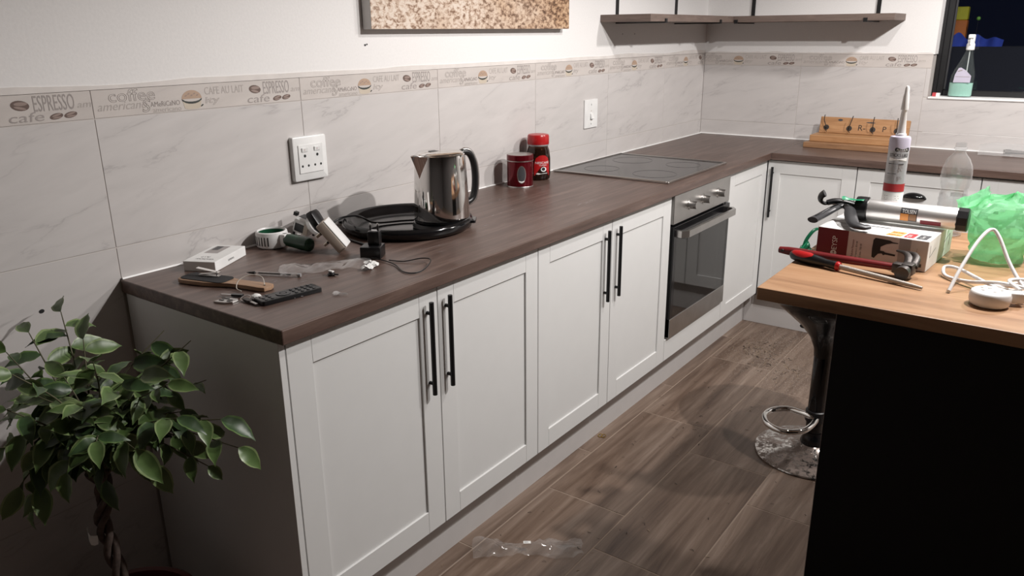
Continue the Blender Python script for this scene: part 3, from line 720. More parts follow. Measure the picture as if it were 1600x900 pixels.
# --- phone box
px_ = Vector((.89, .456, 0)).normalized(); py_ = Vector((-.456, .89, 0)).normalized()
bx = thing('phone_box', 'flat white smartphone carton lying against the wall', 'box', frame((.064, -3.356, ZC), px_, py_, (0, 0, 1)))
b = B(); b.box(0, .086, 0, .160, .0, .0255, .0008); obj('carton', b, 'paper_white', bx)
b = B(); b.plate([(.012, .080), (.050, .080), (.050, .150), (.012, .150)], .0257); obj('picture_print', b, 'print_mid', bx)
b = B(); b.plate([(.016, .11), (.034, .11), (.034, .146), (.016, .146)], .0259); obj('camera_print', b, 'print_charcoal', bx)
for (s, x, y, wd, h) in (('Galaxy', .070, .030, .050, .011), ('A17', .050, .048, .024, .009)):
    obj('lettering', text_mesh(s, wd, h), 'print_black', bx, T(x, y, .0258) @ RZ(180))
obj('lettering', text_mesh('SAMSUNG', .030, .005), 'print_black', bx, frame((.0863, .065, .010), (0, 1, 0), (0, 0, 1), (1, 0, 0)))
# --- handheld fan
fn = thing('handheld_fan', 'white handheld fan with green grille and green handle', 'fan', T(.050, -3.073, ZC) @ RZ(8) @ Matrix.Scale(1.24, 4))
b = B(); b.lathe([(.029, .0), (.034, .003), (.0355, .012), (.0355, .030), (.034, .036), (.031, .0375), (.0295, .035), (.0290, .012), (.027, .0)], 36, cap=False); ring = obj('ring_housing', b.mesh('rh', 40), 'white_plastic', fn)
b = B(); b.lathe([(0, .006), (.0288, .006), (.0288, .009), (0, .009)], 30); obj('back_grille', b, 'green_dark', fn)
b = B(); b.lathe([(.0286, .010), (.0287, .034)], 36, cap=False); obj('inner_wall', b.mesh('iw', 40), 'green_dark', fn)
b = B(); b.lathe([(0, .009), (.008, .009), (.008, .018), (.005, .021), (0, .021)], 18); obj('hub', b.mesh('hub', 40), 'white_plastic', fn)
for k in range(5):
    b = B(); b.M = RZ(72 * k); b.grid(lambda u, v: (.007 + .019 * u, (v - .5) * .012 * (1 - .3 * u) + .003, .013 + .006 * (v - .5)), 5, 4); obj('blade', b.mesh('bl'), 'green_plastic', fn)
for k in range(30):
    a = k * 12
    if -50 < (a if a < 180 else a - 360) < 35: continue
    b = B(); b.M = RZ(a); b.box(.0354, .0357, -.0013, .0013, .008, .028); obj('slot', b, 'print_black', ring)
b = B(); b.box(.033, .050, -.012, .012, .006, .034, .004, 2); obj('neck', b.mesh('nk', 40), 'white_plastic', fn)
b = B(); b.tube(spline([(.046, 0, .020), (.052, 0, .020), (.085, 0, .0175), (.108, 0, .016), (.114, 0, .016)], 4), [.0135] * 4 + [.0145] * 4 + [.0155] * 4 + [.0155, .0150, .0135, .011, .006], 16); obj('handle', b.mesh('hd', 60), 'green_plastic', fn)
b = B(); b.plate(ell(.040, .0, .005, .0035, 12), .0342); obj('power_button', b, 'dark_grey_plastic', fn)
# --- multi-plug with a black plug in it
mp = thing('plug_adapter', 'white multi-way plug adapter holding a black plug behind the green fan handle', 'plug adapter', T(.062, -2.958, ZC) @ RZ(20) @ Matrix.Scale(1.3, 4))
b = B(); b.M = RY(18) @ T(-.006, 0, .012); b.box(-.024, .016, -.026, .026, .0, .034, .006, 2); ab_ = obj('adapter_body', b.mesh('ab', 40), 'white_plastic', mp)
b = B(); b.M = RY(18) @ T(-.006, 0, .012); b.box(-.018, .006, -.0268, -.0255, .006, .024, .001); b.box(-.020, -.002, -.012, .012, .0335, .0346); obj('socket_face', b, 'black_plastic', mp)
b = B(); b.M = RY(18) @ T(-.006, 0, .012); b.prism([(.004, -.0272), (.014, -.0272), (.014, -.0258), (.004, -.0258)], .004, .028); obj('side_panel', b, 'beige_plastic', mp)
b = B(); b.M = T(.020, -.008, .030) @ RY(58); b.lathe([(0, 0), (.022, 0), (.0235, .003), (.022, .009), (0, .009)], 26); obj('plug_disc', b.mesh('pd', 40), 'white_plastic', mp)
b = B(); b.M = T(.028, -.008, .035) @ RY(58); b.prism([(-.030, -.012), (-.022, -.017), (.008, -.016), (.020, -.008), (.020, .008), (.008, .016), (-.022, .017), (-.030, .012)], 0, .016, .004); obj('black_plug', b.mesh('bp', 40), 'black_plastic', mp)
b = B(); b.cyl((.044, -.012, .024), (.058, -.016, .008), .0045, .003, 10); obj('cable_collar', b, 'black_plastic', mp)
b = B(); b.M = RY(18) @ T(-.006, 0, .012); b.box(-.034, -.024, -.003, .003, .008, .012); b.box(-.030, -.022, -.020, -.010, .036, .044); b.cyl((-.02, -.02, .0), (-.02, -.02, -.016), .003); b.cyl((.01, .015, .0), (.01, .015, -.008), .003); obj('pin', b, 'black_plastic', mp)
# --- round-cornered adapter tilted on its pins
ra = thing('plug_adapter', 'flat off-white plug adapter tilted on its edge in front of the tray', 'plug adapter', T(.252, -3.003, ZC) @ RZ(36) @ RY(52) @ Matrix.Scale(1.15, 4))
b = B(); b.box(-.082, .0, -.027, .027, .0, .0235, .004, 2); obj('adapter_body', b.mesh('abb', 40), 'beige_plastic', ra, T(0, 0, .0))
b = B(); b.box(-.080, -.002, -.025, .025, .0232, .0262, .002, 2); obj('face_plate', b.mesh('fp', 40), 'white_plastic', ra)
for (x, y, r, l) in ((-.062, .0, .0042, .021), (-.036, -.011, .0034, .017), (-.036, .011, .0034, .017)):
    b = B(); b.cyl((x, y, .001), (x, y, -l * .45), r, n=12); p = obj('pin_sleeve', b, 'black_plastic', ra)
    b = B(); b.cyl((x, y, -l * .45), (x, y, -l), r * .95, n=12); obj('pin', b, 'pin_metal', p)
# --- black charger with two-pin adapter
ch = thing('phone_charger', 'black charger with two-pin plug pointing up beside the clear bag', 'charger', T(.370, -2.992, ZC) @ RZ(30) @ Matrix.Scale(1.25, 4))
b = B(); b.box(-.026, .018, -.020, .022, .0, .026, .002, 2); obj('charger_body', b.mesh('cb', 40), 'black_plastic', ch)
b = B(); b.box(-.013, .013, -.004, .018, .0255, .056, .003, 2); obj('plug_body', b.mesh('pb', 40), 'black_plastic', ch)
b = B(); b.box(-.008, .008, .000, .014, .0558, .0568); obj('plug_face', b, 'silver_print', ch)
for x in (-.008, .008):
    b = B(); b.cyl((x, .007, .056), (x, .007, .068), .0022, n=10); q = obj('pin', b, 'black_plastic', ch)
    b = B(); b.cyl((x, .007, .068), (x, .007, .072), .0022, .0016, 10); obj('pin_tip', b, 'chrome', q)
b = B(); b.M = (T(.370, -2.992, ZC) @ RZ(30) @ Matrix.Scale(1.25, 4)).inverted() @ T(0, 0, ZC)
b.tube(spline([(.385, -3.018, .006), (.42, -3.012, .004), (.47, -3.02, .003), (.53, -3.052, .002), (.562, -3.045, .002), (.56, -3.005, .003), (.535, -2.955, .010), (.50, -2.95, .008), (.47, -2.985, .003), (.43, -3.00, .003)], 8), .0016, 6); obj('cable', b.mesh('cab', 60), 'black_plastic', ch)
def crumple(nu, nv, fn, amp, freq, seed):
    b = B()
    def f2(u, v):
        p = Vector(fn(u, v)); n = nvec(p * freq + Vector((seed, 0, 0))); n2 = nvec(p * freq * 2.7 + Vector((0, seed, 0)))
        q = p + (n * amp + n2 * amp * .4); q.z = max(q.z, .0006); return q
    b.grid(f2, nu, nv); return b
# clear wrapper lying flat on the counter
b = crumple(36, 14, lambda u, v: (-.115 + .23 * u, (-.050 + .10 * v) * (1 - .25 * math.sin(u * 3)), .004 + .011 * math.sin(v * math.pi) * (.5 + .5 * math.sin(u * 9) ** 2)), .007, 32, 3)
tag(obj('clear_wrapper', b.mesh('clear_wrapper', 30), 'film_plastic', M=T(.342, -3.136, ZC) @ RZ(53)), 'clear plastic wrapper lying on the counter behind the pen', 'wrapper')
b = crumple(16, 8, lambda u, v: (-.03 + .06 * u, -.012 + .024 * v + .012 * math.sin(u * 5), .004 + .008 * math.sin(v * 3.1)), .008, 70, 9)
tag(obj('twist_wrapper', b.mesh('twist_wrapper', 20), 'tag_white', M=T(.432, -3.070, ZC) @ RZ(-40)), 'small crumpled white plastic twist by the charger cable', 'wrapper')
# pen
pn = thing('ballpoint_pen', 'clear ballpoint pen with black cap lying on the counter', 'pen', frame((.222, -3.283, ZC + .0045), (.906, .423, 0), (-.423, .906, 0), (0, 0, 1)))
b = B(); b.cyl((.02, 0, 0), (.138, 0, 0), .0042, n=6); obj('barrel', b, 'clear_plastic', pn)
b = B(); b.cyl((.03, 0, 0), (.115, 0, 0), .0017, n=8); obj('ink_tube', b, 'print_black', pn)
b = B(); b.cyl((.020, 0, 0), (.004, 0, 0), .0043, .0022, 10); b.cyl((.004, 0, 0), (-.002, 0, 0), .0018, .0006, 8); obj('tip', b, 'black_plastic', pn)
b = B(); b.cyl((.134, 0, 0), (.142, 0, 0), .0044, n=10); obj('end_plug', b, 'silver_print', pn)
# wooden foot file
ff = thing('foot_file', 'wooden paddle foot file with black abrasive pad and string loop', 'foot file', frame((.130, -3.396, ZC), (.968, .25, 0), (-.25, .968, 0), (0, 0, 1)))
P = [(0, -.012), (.006, -.021), (.02, -.0255), (.09, -.0245), (.12, -.019), (.15, -.0125), (.20, -.013), (.235, -.016), (.25, -.013), (.256, 0)]
P = [(x, y * 1.3) for x, y in P]; poly = P + [(x, -y) for x, y in P[::-1] if y != 0]
b = B(); b.prism(poly, .0015, .0105, .0015); obj('paddle', b.mesh('pad', 40), 'beech', ff)
b = B(); b.prism(rrect(.006, .135, -.026, .026, .014), .0106, .0122); obj('abrasive_pad', b, 'abrasive', ff)
b = B(); b.prism(ell(.238, 0, .0028, .0028, 12), .0104, .0110); obj('hang_hole', b, 'print_black', ff)
b = B(); b.tube(spline([(.238, 0, .0112), (.222, .012, .026), (.195, .004, .030), (.178, -.016, .020), (.182, -.030, .006), (.20, -.036, .003)], 6), .0011, 6); obj('string_loop', b.mesh('sl', 60), 'string', ff)
# nail clipper on the file
nc = thing('nail_clipper', 'small chrome nail clipper lying on the foot file', 'nail clipper', frame((.168, -3.378, ZC + .0126), (.93, .36, 0), (-.36, .93, 0), (0, 0, 1)))
b = B(); b.box(0, .055, -.006, .006, .0, .0018, .0005); b.M = T(.0, 0, .0018) @ RY(-7); b.box(.0, .052, -.006, .006, .0, .0016, .0005); obj('jaws', b, 'steel', nc)
b = B(); b.M = T(.052, 0, .0095) @ RY(8); b.box(-.058, .004, -.0055, .0055, .0, .0016, .0005); obj('lever', b, 'chrome', nc)
b = B(); b.cyl((.048, 0, 0), (.048, 0, .0125), .0022, n=10); obj('rivet', b, 'chrome', nc)
# keys
ky = thing('key_bunch', 'bunch of keys with house-shaped metal fob at the counter edge', 'keys', frame((.358, -3.440, ZC), (.95, .31, 0), (-.31, .95, 0), (0, 0, 1)))
FP = [(-.018, -.018), (.012, -.018), (.026, -.010), (.030, .004), (.022, .014), (-.010, .014)]
b = B(); b.prism(FP, 0, .004, .001); obj('fob', b, 'steel', ky)
b = B()
for (x, y, w2_, h2) in ((-.004, .006, .020, .005), (-.006, -.006, .012, .006), (.014, -.004, .010, .012)): b.prism(rrect(x - w2_ / 2, x + w2_ / 2, y - h2 / 2, y + h2 / 2, .002), .0041, .005)
obj('fob_relief', b, 'dark_iron', ky)
b = B(); b.tube([(.040 + .011 * math.cos(t), .018 + .011 * math.sin(t), .005 + .003 * math.sin(t)) for t in [2 * math.pi * i / 20 for i in range(20)]], .0011, 6, True); obj('split_ring', b.mesh('sr', 60), 'chrome', ky)
for (x, y, a, m) in ((.006, .034, 8, 'black_plastic'), (.050, .010, -25, 'dark_iron')):
    b = B(); b.M = T(x, y, .001) @ RZ(a); b.prism(rrect(-.014, .014, -.006, .006, .004), .001, .0055, .001); k = obj('key_head', b, m, ky)
    b = B(); b.M = T(x, y, .001) @ RZ(a + 180 if a > 0 else a); b.box(.013, .040, -.003, .003, .002, .0038); obj('key_blade', b, 'steel', k)
b = B(); b.M = T(.060, .028, .001) @ RZ(-15); b.lathe([(0, 0), (.010, .0), (.013, .005), (.010, .010), (.004, .013), (0, .013)], 12); b.box(.008, .034, -.003, .003, .002, .006, .001); obj('white_tag', b, 'tag_white', ky)
# remote control
rm = thing('remote_control', 'slim black remote control propped against the foot file', 'remote', frame((.436, -3.412, ZC + .0055), (.985, -.17, 0), (.17, .985, 0), (0, 0, 1)))
b = B(); b.prism(rrect(-.023, .023, 0, .148, .006), -.005, .005, .002); obj('shell', b.mesh('sh', 40), 'black_plastic', rm)
for i in range(9):
    for j in range(3):
        if i in (2, 3, 4): continue
        b = B(); b.prism(rrect(-.0135 + j * .0135 - .004, -.0135 + j * .0135 + .004, .010 + i * .0148, .010 + i * .0148 + .0065, .002), .0049, .0066); obj('button', b, 'dark_grey_plastic' if (i, j) != (0, 0) else 'print_mid', rm)
b = B(); b.lathe([(.0085, .0049), (.0165, .0049), (.0165, .0066), (.0085, .0066)], 22, (0, .061, 0), cap=False); obj('direction_pad', b.mesh('dp'), 'dark_grey_plastic', rm)
b = B(); b.lathe([(0, .0066), (.0065, .0066), (.0065, .0049)], 16, (0, .061, 0), cap=False); obj('ok_button', b.mesh('okb'), 'dark_grey_plastic', rm)
# tiny things
b = B(); b.lathe([(0, 0), (.007, .001), (.009, .004), (.006, .007), (0, .007)], 12); b.cyl((.005, 0, .004), (.026, .006, .003), .0021, n=8)
tag(obj('wall_plug', b.mesh('wp', 40), 'blister_plastic', M=T(.527, -3.268, ZC) @ RZ(15)), 'tiny clear plastic pin near the front edge of the counter', 'pin')
t = thing('ear_stud', 'tiny dark stud with white top lying behind the remote', 'stud', T(.403, -3.172, ZC))
b = B(); b.lathe([(0, 0), (.008, 0), (.010, .004), (.006, .008), (0, .008)], 14); b.cyl((.008, .002, .004), (.018, .006, .004), .002, n=8); obj('base', b.mesh('b', 40), 'black_plastic', t)
b = B(); b.M = T(-.002, .001, .008); b.box(-.008, .008, -.004, .004, 0, .004, .001); obj('cap', b, 'white_plastic', t)
b = B(); b.tube(spline([(-.03, 0, .0016), (-.01, .004, .0018), (.012, -.002, .0016), (.03, .002, .0016)], 5), .0012, 5); b.tube([(.004, 0, .0016), (.016, -.012, .0016)], .0011, 5)
tag(obj('wire_offcut', b.mesh('wo', 60), 'silver_print', M=T(.452, -3.338, ZC) @ RZ(30)), 'thin pale wire offcut beside the remote', 'wire')
# --- hook rack standing on two boards
for i, (x0, x1, y0, y1, z0, z1, m, lb) in enumerate(((.675, 1.14, -.285, -.10, 0, .026, 'pine_dark', 'lower brown wooden board lying under the window'), (.690, 1.125, -.235, -.085, .0265, .058, 'pine', 'upper light wooden board stacked below the hook rack'))):
    b = B(); b.box(x0, x1, y0, y1, z0, z1, .003, 2); o = tag(obj('wooden_board', b, m, M=T(0, 0, ZC)), lb, 'board')
rk = thing('hook_rack', 'wooden key rack with four wire hooks leaning on the tiles', 'rack', T(.700, -.115, ZC + .0592) @ RX(0) @ RX(-14))
b = B(); b.box(0, .425, -.001, .017, 0, .082, .002); obj('backboard', b, 'pine', rk)
for i in range(4):
    x = .035 + i * .112
    b = B(); b.cyl((x, -.001, .028), (x, -.0045, .028), .013, n=14); hk = obj('hook_plate', b, 'dark_iron', rk)
    b = B(); b.tube(spline([(x, -.005, .028), (x + .003, -.022, .030), (x + (.004, .012, .004, .002)[i] - (.012 if i == 0 else 0), -.034, .060), (x + (-.008, .018, .006, .002)[i], -.036, .086)], 5), .0022, 6); b.tube(spline([(x, -.005, .026), (x + .004, -.020, .012), (x + .010, -.024, .003)], 4), .002, 6); obj('hook', b.mesh('hk', 60), 'dark_iron', hk)
for (s, x, z, h) in (('R-', .190, .020, .028), ('P', .305, .020, .026)):
    obj('lettering', text_mesh(s, None, h), 'print_black', rk, FRONT((x, -.0014, z)))
b = B(); b.plate(ell(.098, .068, .012, .006, 12), 0); b.plate(ell(.245, .062, .022, .003, 12), 0); obj('knot', b, 'print_charcoal', rk, FRONT((0, -.0013, 0)))
# --- clear blister pack by the wall
bp_ = thing('blister_pack', 'clear plastic blister pack with metal tool lying by the wall', 'package', T(1.435, -.135, ZC) @ RZ(4))
b = crumple(26, 10, lambda u, v: (.42 * u, .11 * v, .004 + .052 * math.sin(math.pi * min(1, max(0, v))) ** .6 * (.75 + .25 * min(1, u * 8))), .004, 25, 5)
obj('shell', b.mesh('bps', 30), 'blister_plastic', bp_)
b = B(); b.cyl((.105, .05, .018), (.13, .05, .018), .012, n=14); b.cyl((.13, .05, .018), (.35, .06, .014), .009, .004, 12); obj('tool', b.mesh('tool', 40), 'dark_iron', bp_)
b = B(); b.cyl((.10, .05, .018), (.107, .05, .018), .013, n=14); obj('tool_collar', b, 'chrome', bp_)
# --- spray bottle and matchbox on the sill
sp = thing('spray_bottle', 'clear spray bottle of pale green cleaner on the window sill', 'bottle', T(1.298, .045, WZ0 + .0005) @ Matrix.Diagonal((1.22, 1.1, 1.28, 1)))
sec = [(.0, .041, .021), (.006, .043, .023), (.05, .043, .023), (.075, .042, .0225), (.10, .036, .021), (.12, .028, .018), (.15, .018, .015), (.168, .013, .013), (.178, .012, .012)]
def oval(b, secs, n=24):
    prev = None; first = None
    for z, rx, ry, *ox in secs:
        q = [b.v((rx * math.cos(2 * math.pi * i / n) + (ox[0] if ox else 0), ry * math.sin(2 * math.pi * i / n), z)) for i in range(n)]
        if prev: b.bridge(prev, q)
        else: b.f(q[::-1])
        prev = q
    b.f(prev)
sec = [(z, rx, ry, .012 * max(0, (z - .06) / .12)) for z, rx, ry in sec]
b = B(); oval(b, sec); obj('bottle_shell', b.mesh('bs', 50), 'spray_plastic', sp)
b = B(); oval(b, [(.003, .038, .019, 0), (.008, .041, .0215, 0), (.052, .0415, .0218, 0)]); obj('cleaner_liquid', b.mesh('cl', 50), 'liquid_green', sp)
b = B(); b.prism([(-.027, .054), (.032, .054), (.033, .078), (.012, .098), (-.006, .108), (-.014, .106), (-.024, .082)], -.0005, .0005); obj('label', b, 'label_lilac', sp, FRONT((0, -.0245, 0)))
b = B(); b.plate([(-.022, .074), (.028, .074), (.028, .0755), (-.022, .0755)], .0008); b.plate([(-.016, .092), (.0, .097), (.0, .1), (-.015, .096)], .0008); obj('label_print', b, 'print_grey', sp, FRONT((0, -.0245, 0)))
b = B(); b.cyl((.012, 0, .055), (.012, 0, .178), .002, n=8); obj('dip_tube', b, 'tag_white', sp)
b = B(); b.lathe([(.0135, .170), (.015, .172), (.015, .190), (.012, .196), (.012, .200)], 18, (.012, 0, 0)); b.M = T(.012, 0, .2); b.box(-.012, .012, -.010, .010, -.002, .026, .003); b.box(-.010, .008, -.026, .0, .012, .024, .002); b.M = Matrix(); obj('spray_head', b, 'white_plastic', sp)
b = B(); b.tube([(.012, -.016, .213), (.012, -.022, .202), (.012, -.021, .190)], .003, 6); obj('trigger', b, 'tag_white', sp)
mb = thing('matchbox', 'small red and white box in the corner of the window sill', 'box', T(1.183, .022, WZ0 + .0005))
b = B(); b.box(0, .016, 0, .03, 0, .017); obj('red_sleeve', b, 'match_red', mb); b = B(); b.box(.0162, .031, .001, .029, .0, .016); obj('white_tray', b, 'paper_white', mb)

# ================================================================== ISLAND AND STOOL
IZ = .92
il = thing('kitchen_island', 'black panelled kitchen island with pale wooden top', 'island', T(1.3085, -2.735, 0))
b = B(); b.box(0, 1.30, 0, .815, IZ - .029, IZ, .0025, 2); obj('island_top', b, 'island_wood', il)
b = B(); b.box(.172, 1.25, .014, .032, .0, IZ - .0295); obj('front_panel', b, 'island_black', il)
b = B(); b.box(.1708, .1718, .0135, .0150, .0, IZ - .0295); obj('edge_strip', b, 'print_grey', il)  # panel edge banding; the light its edge catches is put into the colour
b = B(); b.box(.174, 1.25, .0322, .36, .0, IZ - .0295); obj('island_body', b, 'island_black', il)
st = thing('bar_stool', 'black bar stool with chrome ring footrest and dusty chrome base', 'stool', T(1.228, -1.712, 0))
b = B(); b.lathe([(0, 0), (.196, 0), (.199, .004), (.197, .008), (.17, .013), (.10, .022), (.055, .032), (.04, .045), (0, .045)], 56); obj('base_disc', b.mesh('bd', 35), 'dirty_chrome', st)
b = B(); b.lathe([(.042, .040), (.044, .05), (.036, .07), (.033, .09)], 24, cap=False); obj('column_bell', b.mesh('cb', 40), 'black_gloss', st)
b = B(); b.lathe([(.030, .06), (.030, .42), (0, .42)], 24); obj('column', b.mesh('col', 40), 'black_gloss', st)
b = B(); b.lathe([(.031, .38), (.034, .41), (.050, .45), (.085, .495), (.13, .535), (.175, .575), (.19, .60), (.192, .625), (.187, .63), (.17, .60), (0, .575)], 40); obj('seat_shell', b.mesh('ss', 40), 'black_gloss', st)
b = B(); b.lathe([(0, .578), (.168, .604), (.175, .62), (.15, .632), (0, .636)], 36); obj('seat_pad', b.mesh('sp', 40), 'black_plastic', st)
b = B(); pts = [(-.012, -.028, .155), (-.05, -.012, .152), (-.10, -.005, .150), (-.142, -.045, .150), (-.150, -.105, .150), (-.115, -.165, .150), (-.055, -.185, .150), (-.005, -.15, .151), (.012, -.09, .154), (.010, -.03, .155)]
b.tube(spline(pts, 6, True), .0105, 10, True); obj('footrest_ring', b.mesh('fr', 60), 'chrome', st)
b = B(); b.lathe([(.031, .13), (.036, .133), (.036, .172), (.031, .175)], 24, cap=False); obj('ring_clamp', b.mesh('rc', 40), 'black_metal', st)
# --- drill carton
ba = math.degrees(math.atan2(-.017, .256))
dbx = thing('drill_box', 'white and dark red power drill carton lying on the island', 'box', T(1.337, -2.389, IZ + .0005) @ RZ(ba))
BWd, BD, BH = .256, .250, .074
b = B(); b.box(0, BWd, 0, BD, 0, BH, .001); obj('carton', b, 'paper_white', dbx)
F = FRONT((0, -.0004, 0))
b = B(); b.plate([(.0005, .001), (.075, .001), (.075, BH - .001), (.0005, BH - .001)], 0); obj('red_print', b, 'print_darkred', dbx, F)
b = B(); b.plate([(.075, .001), (BWd - .001, .001), (BWd - .001, BH - .002), (.075, BH - .002)], -.0001); obj('grey_print', b, 'print_light', dbx, F)
obj('lettering', text_mesh('EYSP', .034, .0125), 'print_white', dbx, F @ T(.050, .0215, .0004) @ RZ(90))
b = B(); b.lathe([(.0045, 0), (.0075, 0)], 20, cap=False); b.plate([(-.004, -.003), (-.001, -.003), (-.001, .003), (-.004, .003)]); b.plate([(.001, -.003), (.004, -.003), (.004, .003), (.001, .003)]); obj('logo', b.mesh('lg'), 'print_white', dbx, F @ T(.0435, .0125, .0005))
for i, s in enumerate(('Taladro Percutor', 'Impact Drill', '13 mm  750 W')): obj('lettering', text_mesh(s, .044 - .004 * i, .0045), 'print_darkred' if i == 0 else 'print_charcoal', dbx, F @ T(.090 + .0095 * i, .010, .0004) @ RZ(90))
DP = [(0, .002), (.006, .0), (.010, .006), (.014, .012), (.022, .014), (.026, .010), (.030, .0125), (.052, .0115), (.053, .016), (.030, .0175), (.026, .020), (.018, .020), (.018, .030), (.030, .038), (.042, .042), (.056, .043), (.056, .0445), (.044, .045), (.038, .048), (.020, .049), (.004, .050), (.0, .044), (-.001, .022)]
b = B(); b.plate(DP, 0); obj('drill_print', b, 'print_black', dbx, F @ T(.134, .0155, .0005))
b = B(); b.plate([(.192, .001), (.218, .001), (.218, BH - .001), (.192, BH - .001)], .0003); obj('tape', b, 'print_mid', dbx, F); MATS_T = None
b = B(); b.plate([(.232, .008), (.2325, .008), (.2325, .054), (.232, .054)], .0004); b.plate([(.236, .010), (.246, .010), (.246, .018), (.236, .018)], .0004); obj('small_print', b, 'print_charcoal', dbx, F)
Tm = T(0, 0, BH + .0004)
for (x0, x1, y0, y1, m) in ((.156, .190, .010, .032, 'print_orange'), (.160, .192, .036, .060, 'print_orange'), (.196, .218, .010, .058, 'print_red'), (.223, .247, .010, .058, 'print_charcoal')):
    b = B(); b.plate([(x0, y0), (x1, y0), (x1 + .002, y1), (x0 + .002, y1)]); obj('colour_block', b, m, dbx, Tm)
obj('lettering', text_mesh('750 W', .026, .010), 'print_white', dbx, Tm @ T(.211, .017, .0003) @ RZ(90))
obj('lettering', text_mesh('13 mm', .026, .008), 'print_white', dbx, Tm @ T(.239, .018, .0003) @ RZ(90))
obj('lettering', text_mesh('220 V', .024, .008), 'print_darkred', dbx, Tm @ T(.161, .016, .0003)); obj('lettering', text_mesh('50 Hz', .024, .009), 'print_darkred', dbx, Tm @ T(.164, .043, .0003))
b = B(); b.lathe([(.012, 0), (.014, 0)], 24, (.045, .045, 0), cap=False); b.plate([(.028, .066), (.066, .066), (.066, .074), (.028, .074)]); obj('top_print', b.mesh('tp'), 'print_mid', dbx, Tm)
b = B(); b.plate([(.10, .078), (.15, .078), (.15, .084), (.10, .084)]); obj('top_print', b, 'print_charcoal', dbx, Tm)
SF = frame((BWd + .0004, 0, 0), (0, 1, 0), (0, 0, 1), (1, 0, 0))
b = B()
for q in (((.02, .060), (.022, .060), (.024, .030), (.022, .030)), ((.022, .030), (.075, .044), (.075, .0455), (.022, .0315)), ((.16, .040), (.215, .052), (.215, .0535), (.16, .0415)), ((.215, .0535), (.218, .0535), (.218, .022), (.215, .022)), ((.16, .012), (.17, .024), (.172, .024), (.162, .012))): b.plate(list(q))
obj('flap_slit', b, 'print_charcoal', dbx, SF)
# --- caulking gun on the carton
GZ = IZ + .0005 + BH + .0005
gx0, gx1 = Vector((1.404, -2.262, GZ + .0310)), Vector((1.640, -2.262, GZ + .0302))
gd = (gx1 - gx0).normalized()
gn = thing('caulking_gun', 'silver caulking gun with black grip lying across the drill carton', 'caulking gun', frame(gx0, gd, Vector((0, 0, 1)).cross(gd).normalized(), gd.cross(Vector((0, 0, 1)).cross(gd).normalized())) @ Matrix.Scale(1.07, 4))
XA = RY(90)
b = B(XA); b.lathe([(.0245, .008), (.0252, .010), (.0252, .208), (.0245, .209)], 36); obj('barrel', b.mesh('br', 40), 'aluminium', gn)
b = B(XA); b.lathe([(.022, -.012), (.0275, -.010), (.0285, -.004), (.0285, .016), (.0255, .018)], 28); obj('rear_cap', b.mesh('rc', 40), 'black_plastic', gn)
b = B(XA); b.lathe([(.0253, .206), (.0272, .208), (.0272, .228), (.024, .230), (.0, .230)], 10); obj('front_cap', b.mesh('fc', 20), 'black_plastic', gn)
lb = wrap([(-.012, .096), (.016, .096), (.016, .132), (-.018, .132), (-.018, .102)], .0254)
LBM = XA @ RZ(-62)
me = lb.mesh('lb', 60); me.transform(RY(90) @ RZ(72)); 
# sticker patch facing up and towards the front
def sticker(z0, z1, a0, a1, r):
    b = B()
    def f(u, v):
        a = R(a0 + (a1 - a0) * v); return (z0 + (z1 - z0) * u, r * math.cos(a), r * math.sin(a))
    b.grid(f, 6, 10); return b
bpy.data.meshes.remove(me)
obj('sticker', sticker(.092, .128, 140, 212, .0254).mesh('st', 60), 'print_charcoal', gn)
obj('sticker_patch', sticker(.0925, .110, 172, 210, .0257).mesh('st', 60), 'print_orange', gn)
obj('sticker_patch', sticker(.111, .126, 172, 206, .0257).mesh('st', 60), 'pine_dark', gn)
me = text_mesh('TOLSEN', .029, .0085)
for v in me.vertices:
    a = R(168) - v.co.y / .0258; v.co = Vector((.0955 + v.co.x, .0259 * math.cos(a), .0259 * math.sin(a)))
obj('lettering', me, 'print_white', gn)
obj('paint_smear', sticker(.135, .178, 196, 222, .0255).mesh('st', 60), 'print_darkred', gn)
# trigger assembly: lies flat, handle and trigger towards the viewer
b = B(); b.tube([(-.020, 0, .0), (-.075, .004, .004)], .004, 8); b.cyl((-.012, 0, 0), (-.022, 0, 0), .010, n=12); obj('push_rod', b.mesh('pr', 40), 'dark_iron', gn)
def rads(pts, r0, r1): return [r0 + (r1 - r0) * i / (len(pts) - 1) for i in range(len(pts))]
q = spline([(-.070, -.014, .008), (-.080, -.022, .006), (-.088, -.030, .014), (-.086, -.034, .026), (-.078, -.036, .034)], 5); b = B(); b.tube(q, rads(q, .008, .010), 10, flatk=.5); obj('thumb_rest', b.mesh('tr', 60), 'black_plastic', gn)
q = spline([(-.010, -.002, .004), (-.035, -.006, .010), (-.058, -.012, .012), (-.074, -.020, .008)], 5); b = B(); b.tube(q, rads(q, .014, .010), 10, flatk=.65); obj('frame', b.mesh('fm', 60), 'black_plastic', gn)
q = spline([(-.040, -.012, .006), (-.052, -.050, .000), (-.064, -.100, -.008), (-.072, -.140, -.012)], 5); b = B(); b.tube(q, rads(q, .011, .013), 12, flatk=.55); obj('grip', b.mesh('gr', 60), 'dark_grey_plastic', gn)
b = B(); b.tube([p + Vector((0, 0, .0062)) for p in q[3:-2]], .0024, 6); obj('grip_rib', b.mesh('grr', 60), 'black_plastic', gn)
q = spline([(-.036, -.010, .006), (-.016, -.040, .002), (-.004, -.075, -.006), (.012, -.110, -.016), (.034, -.122, -.018), (.046, -.112, -.018)], 5); b = B(); b.tube(q, [.009 + .006 * math.sin(math.pi * i / (len(q) - 1)) for i in range(len(q))], 12, flatk=.5); obj('trigger', b.mesh('tg', 60), 'dark_grey_plastic', gn)
b = B(); b.cyl((-.040, -.010, -.004), (-.040, -.010, .020), .005, n=12); obj('pivot_pin', b, 'steel', gn)
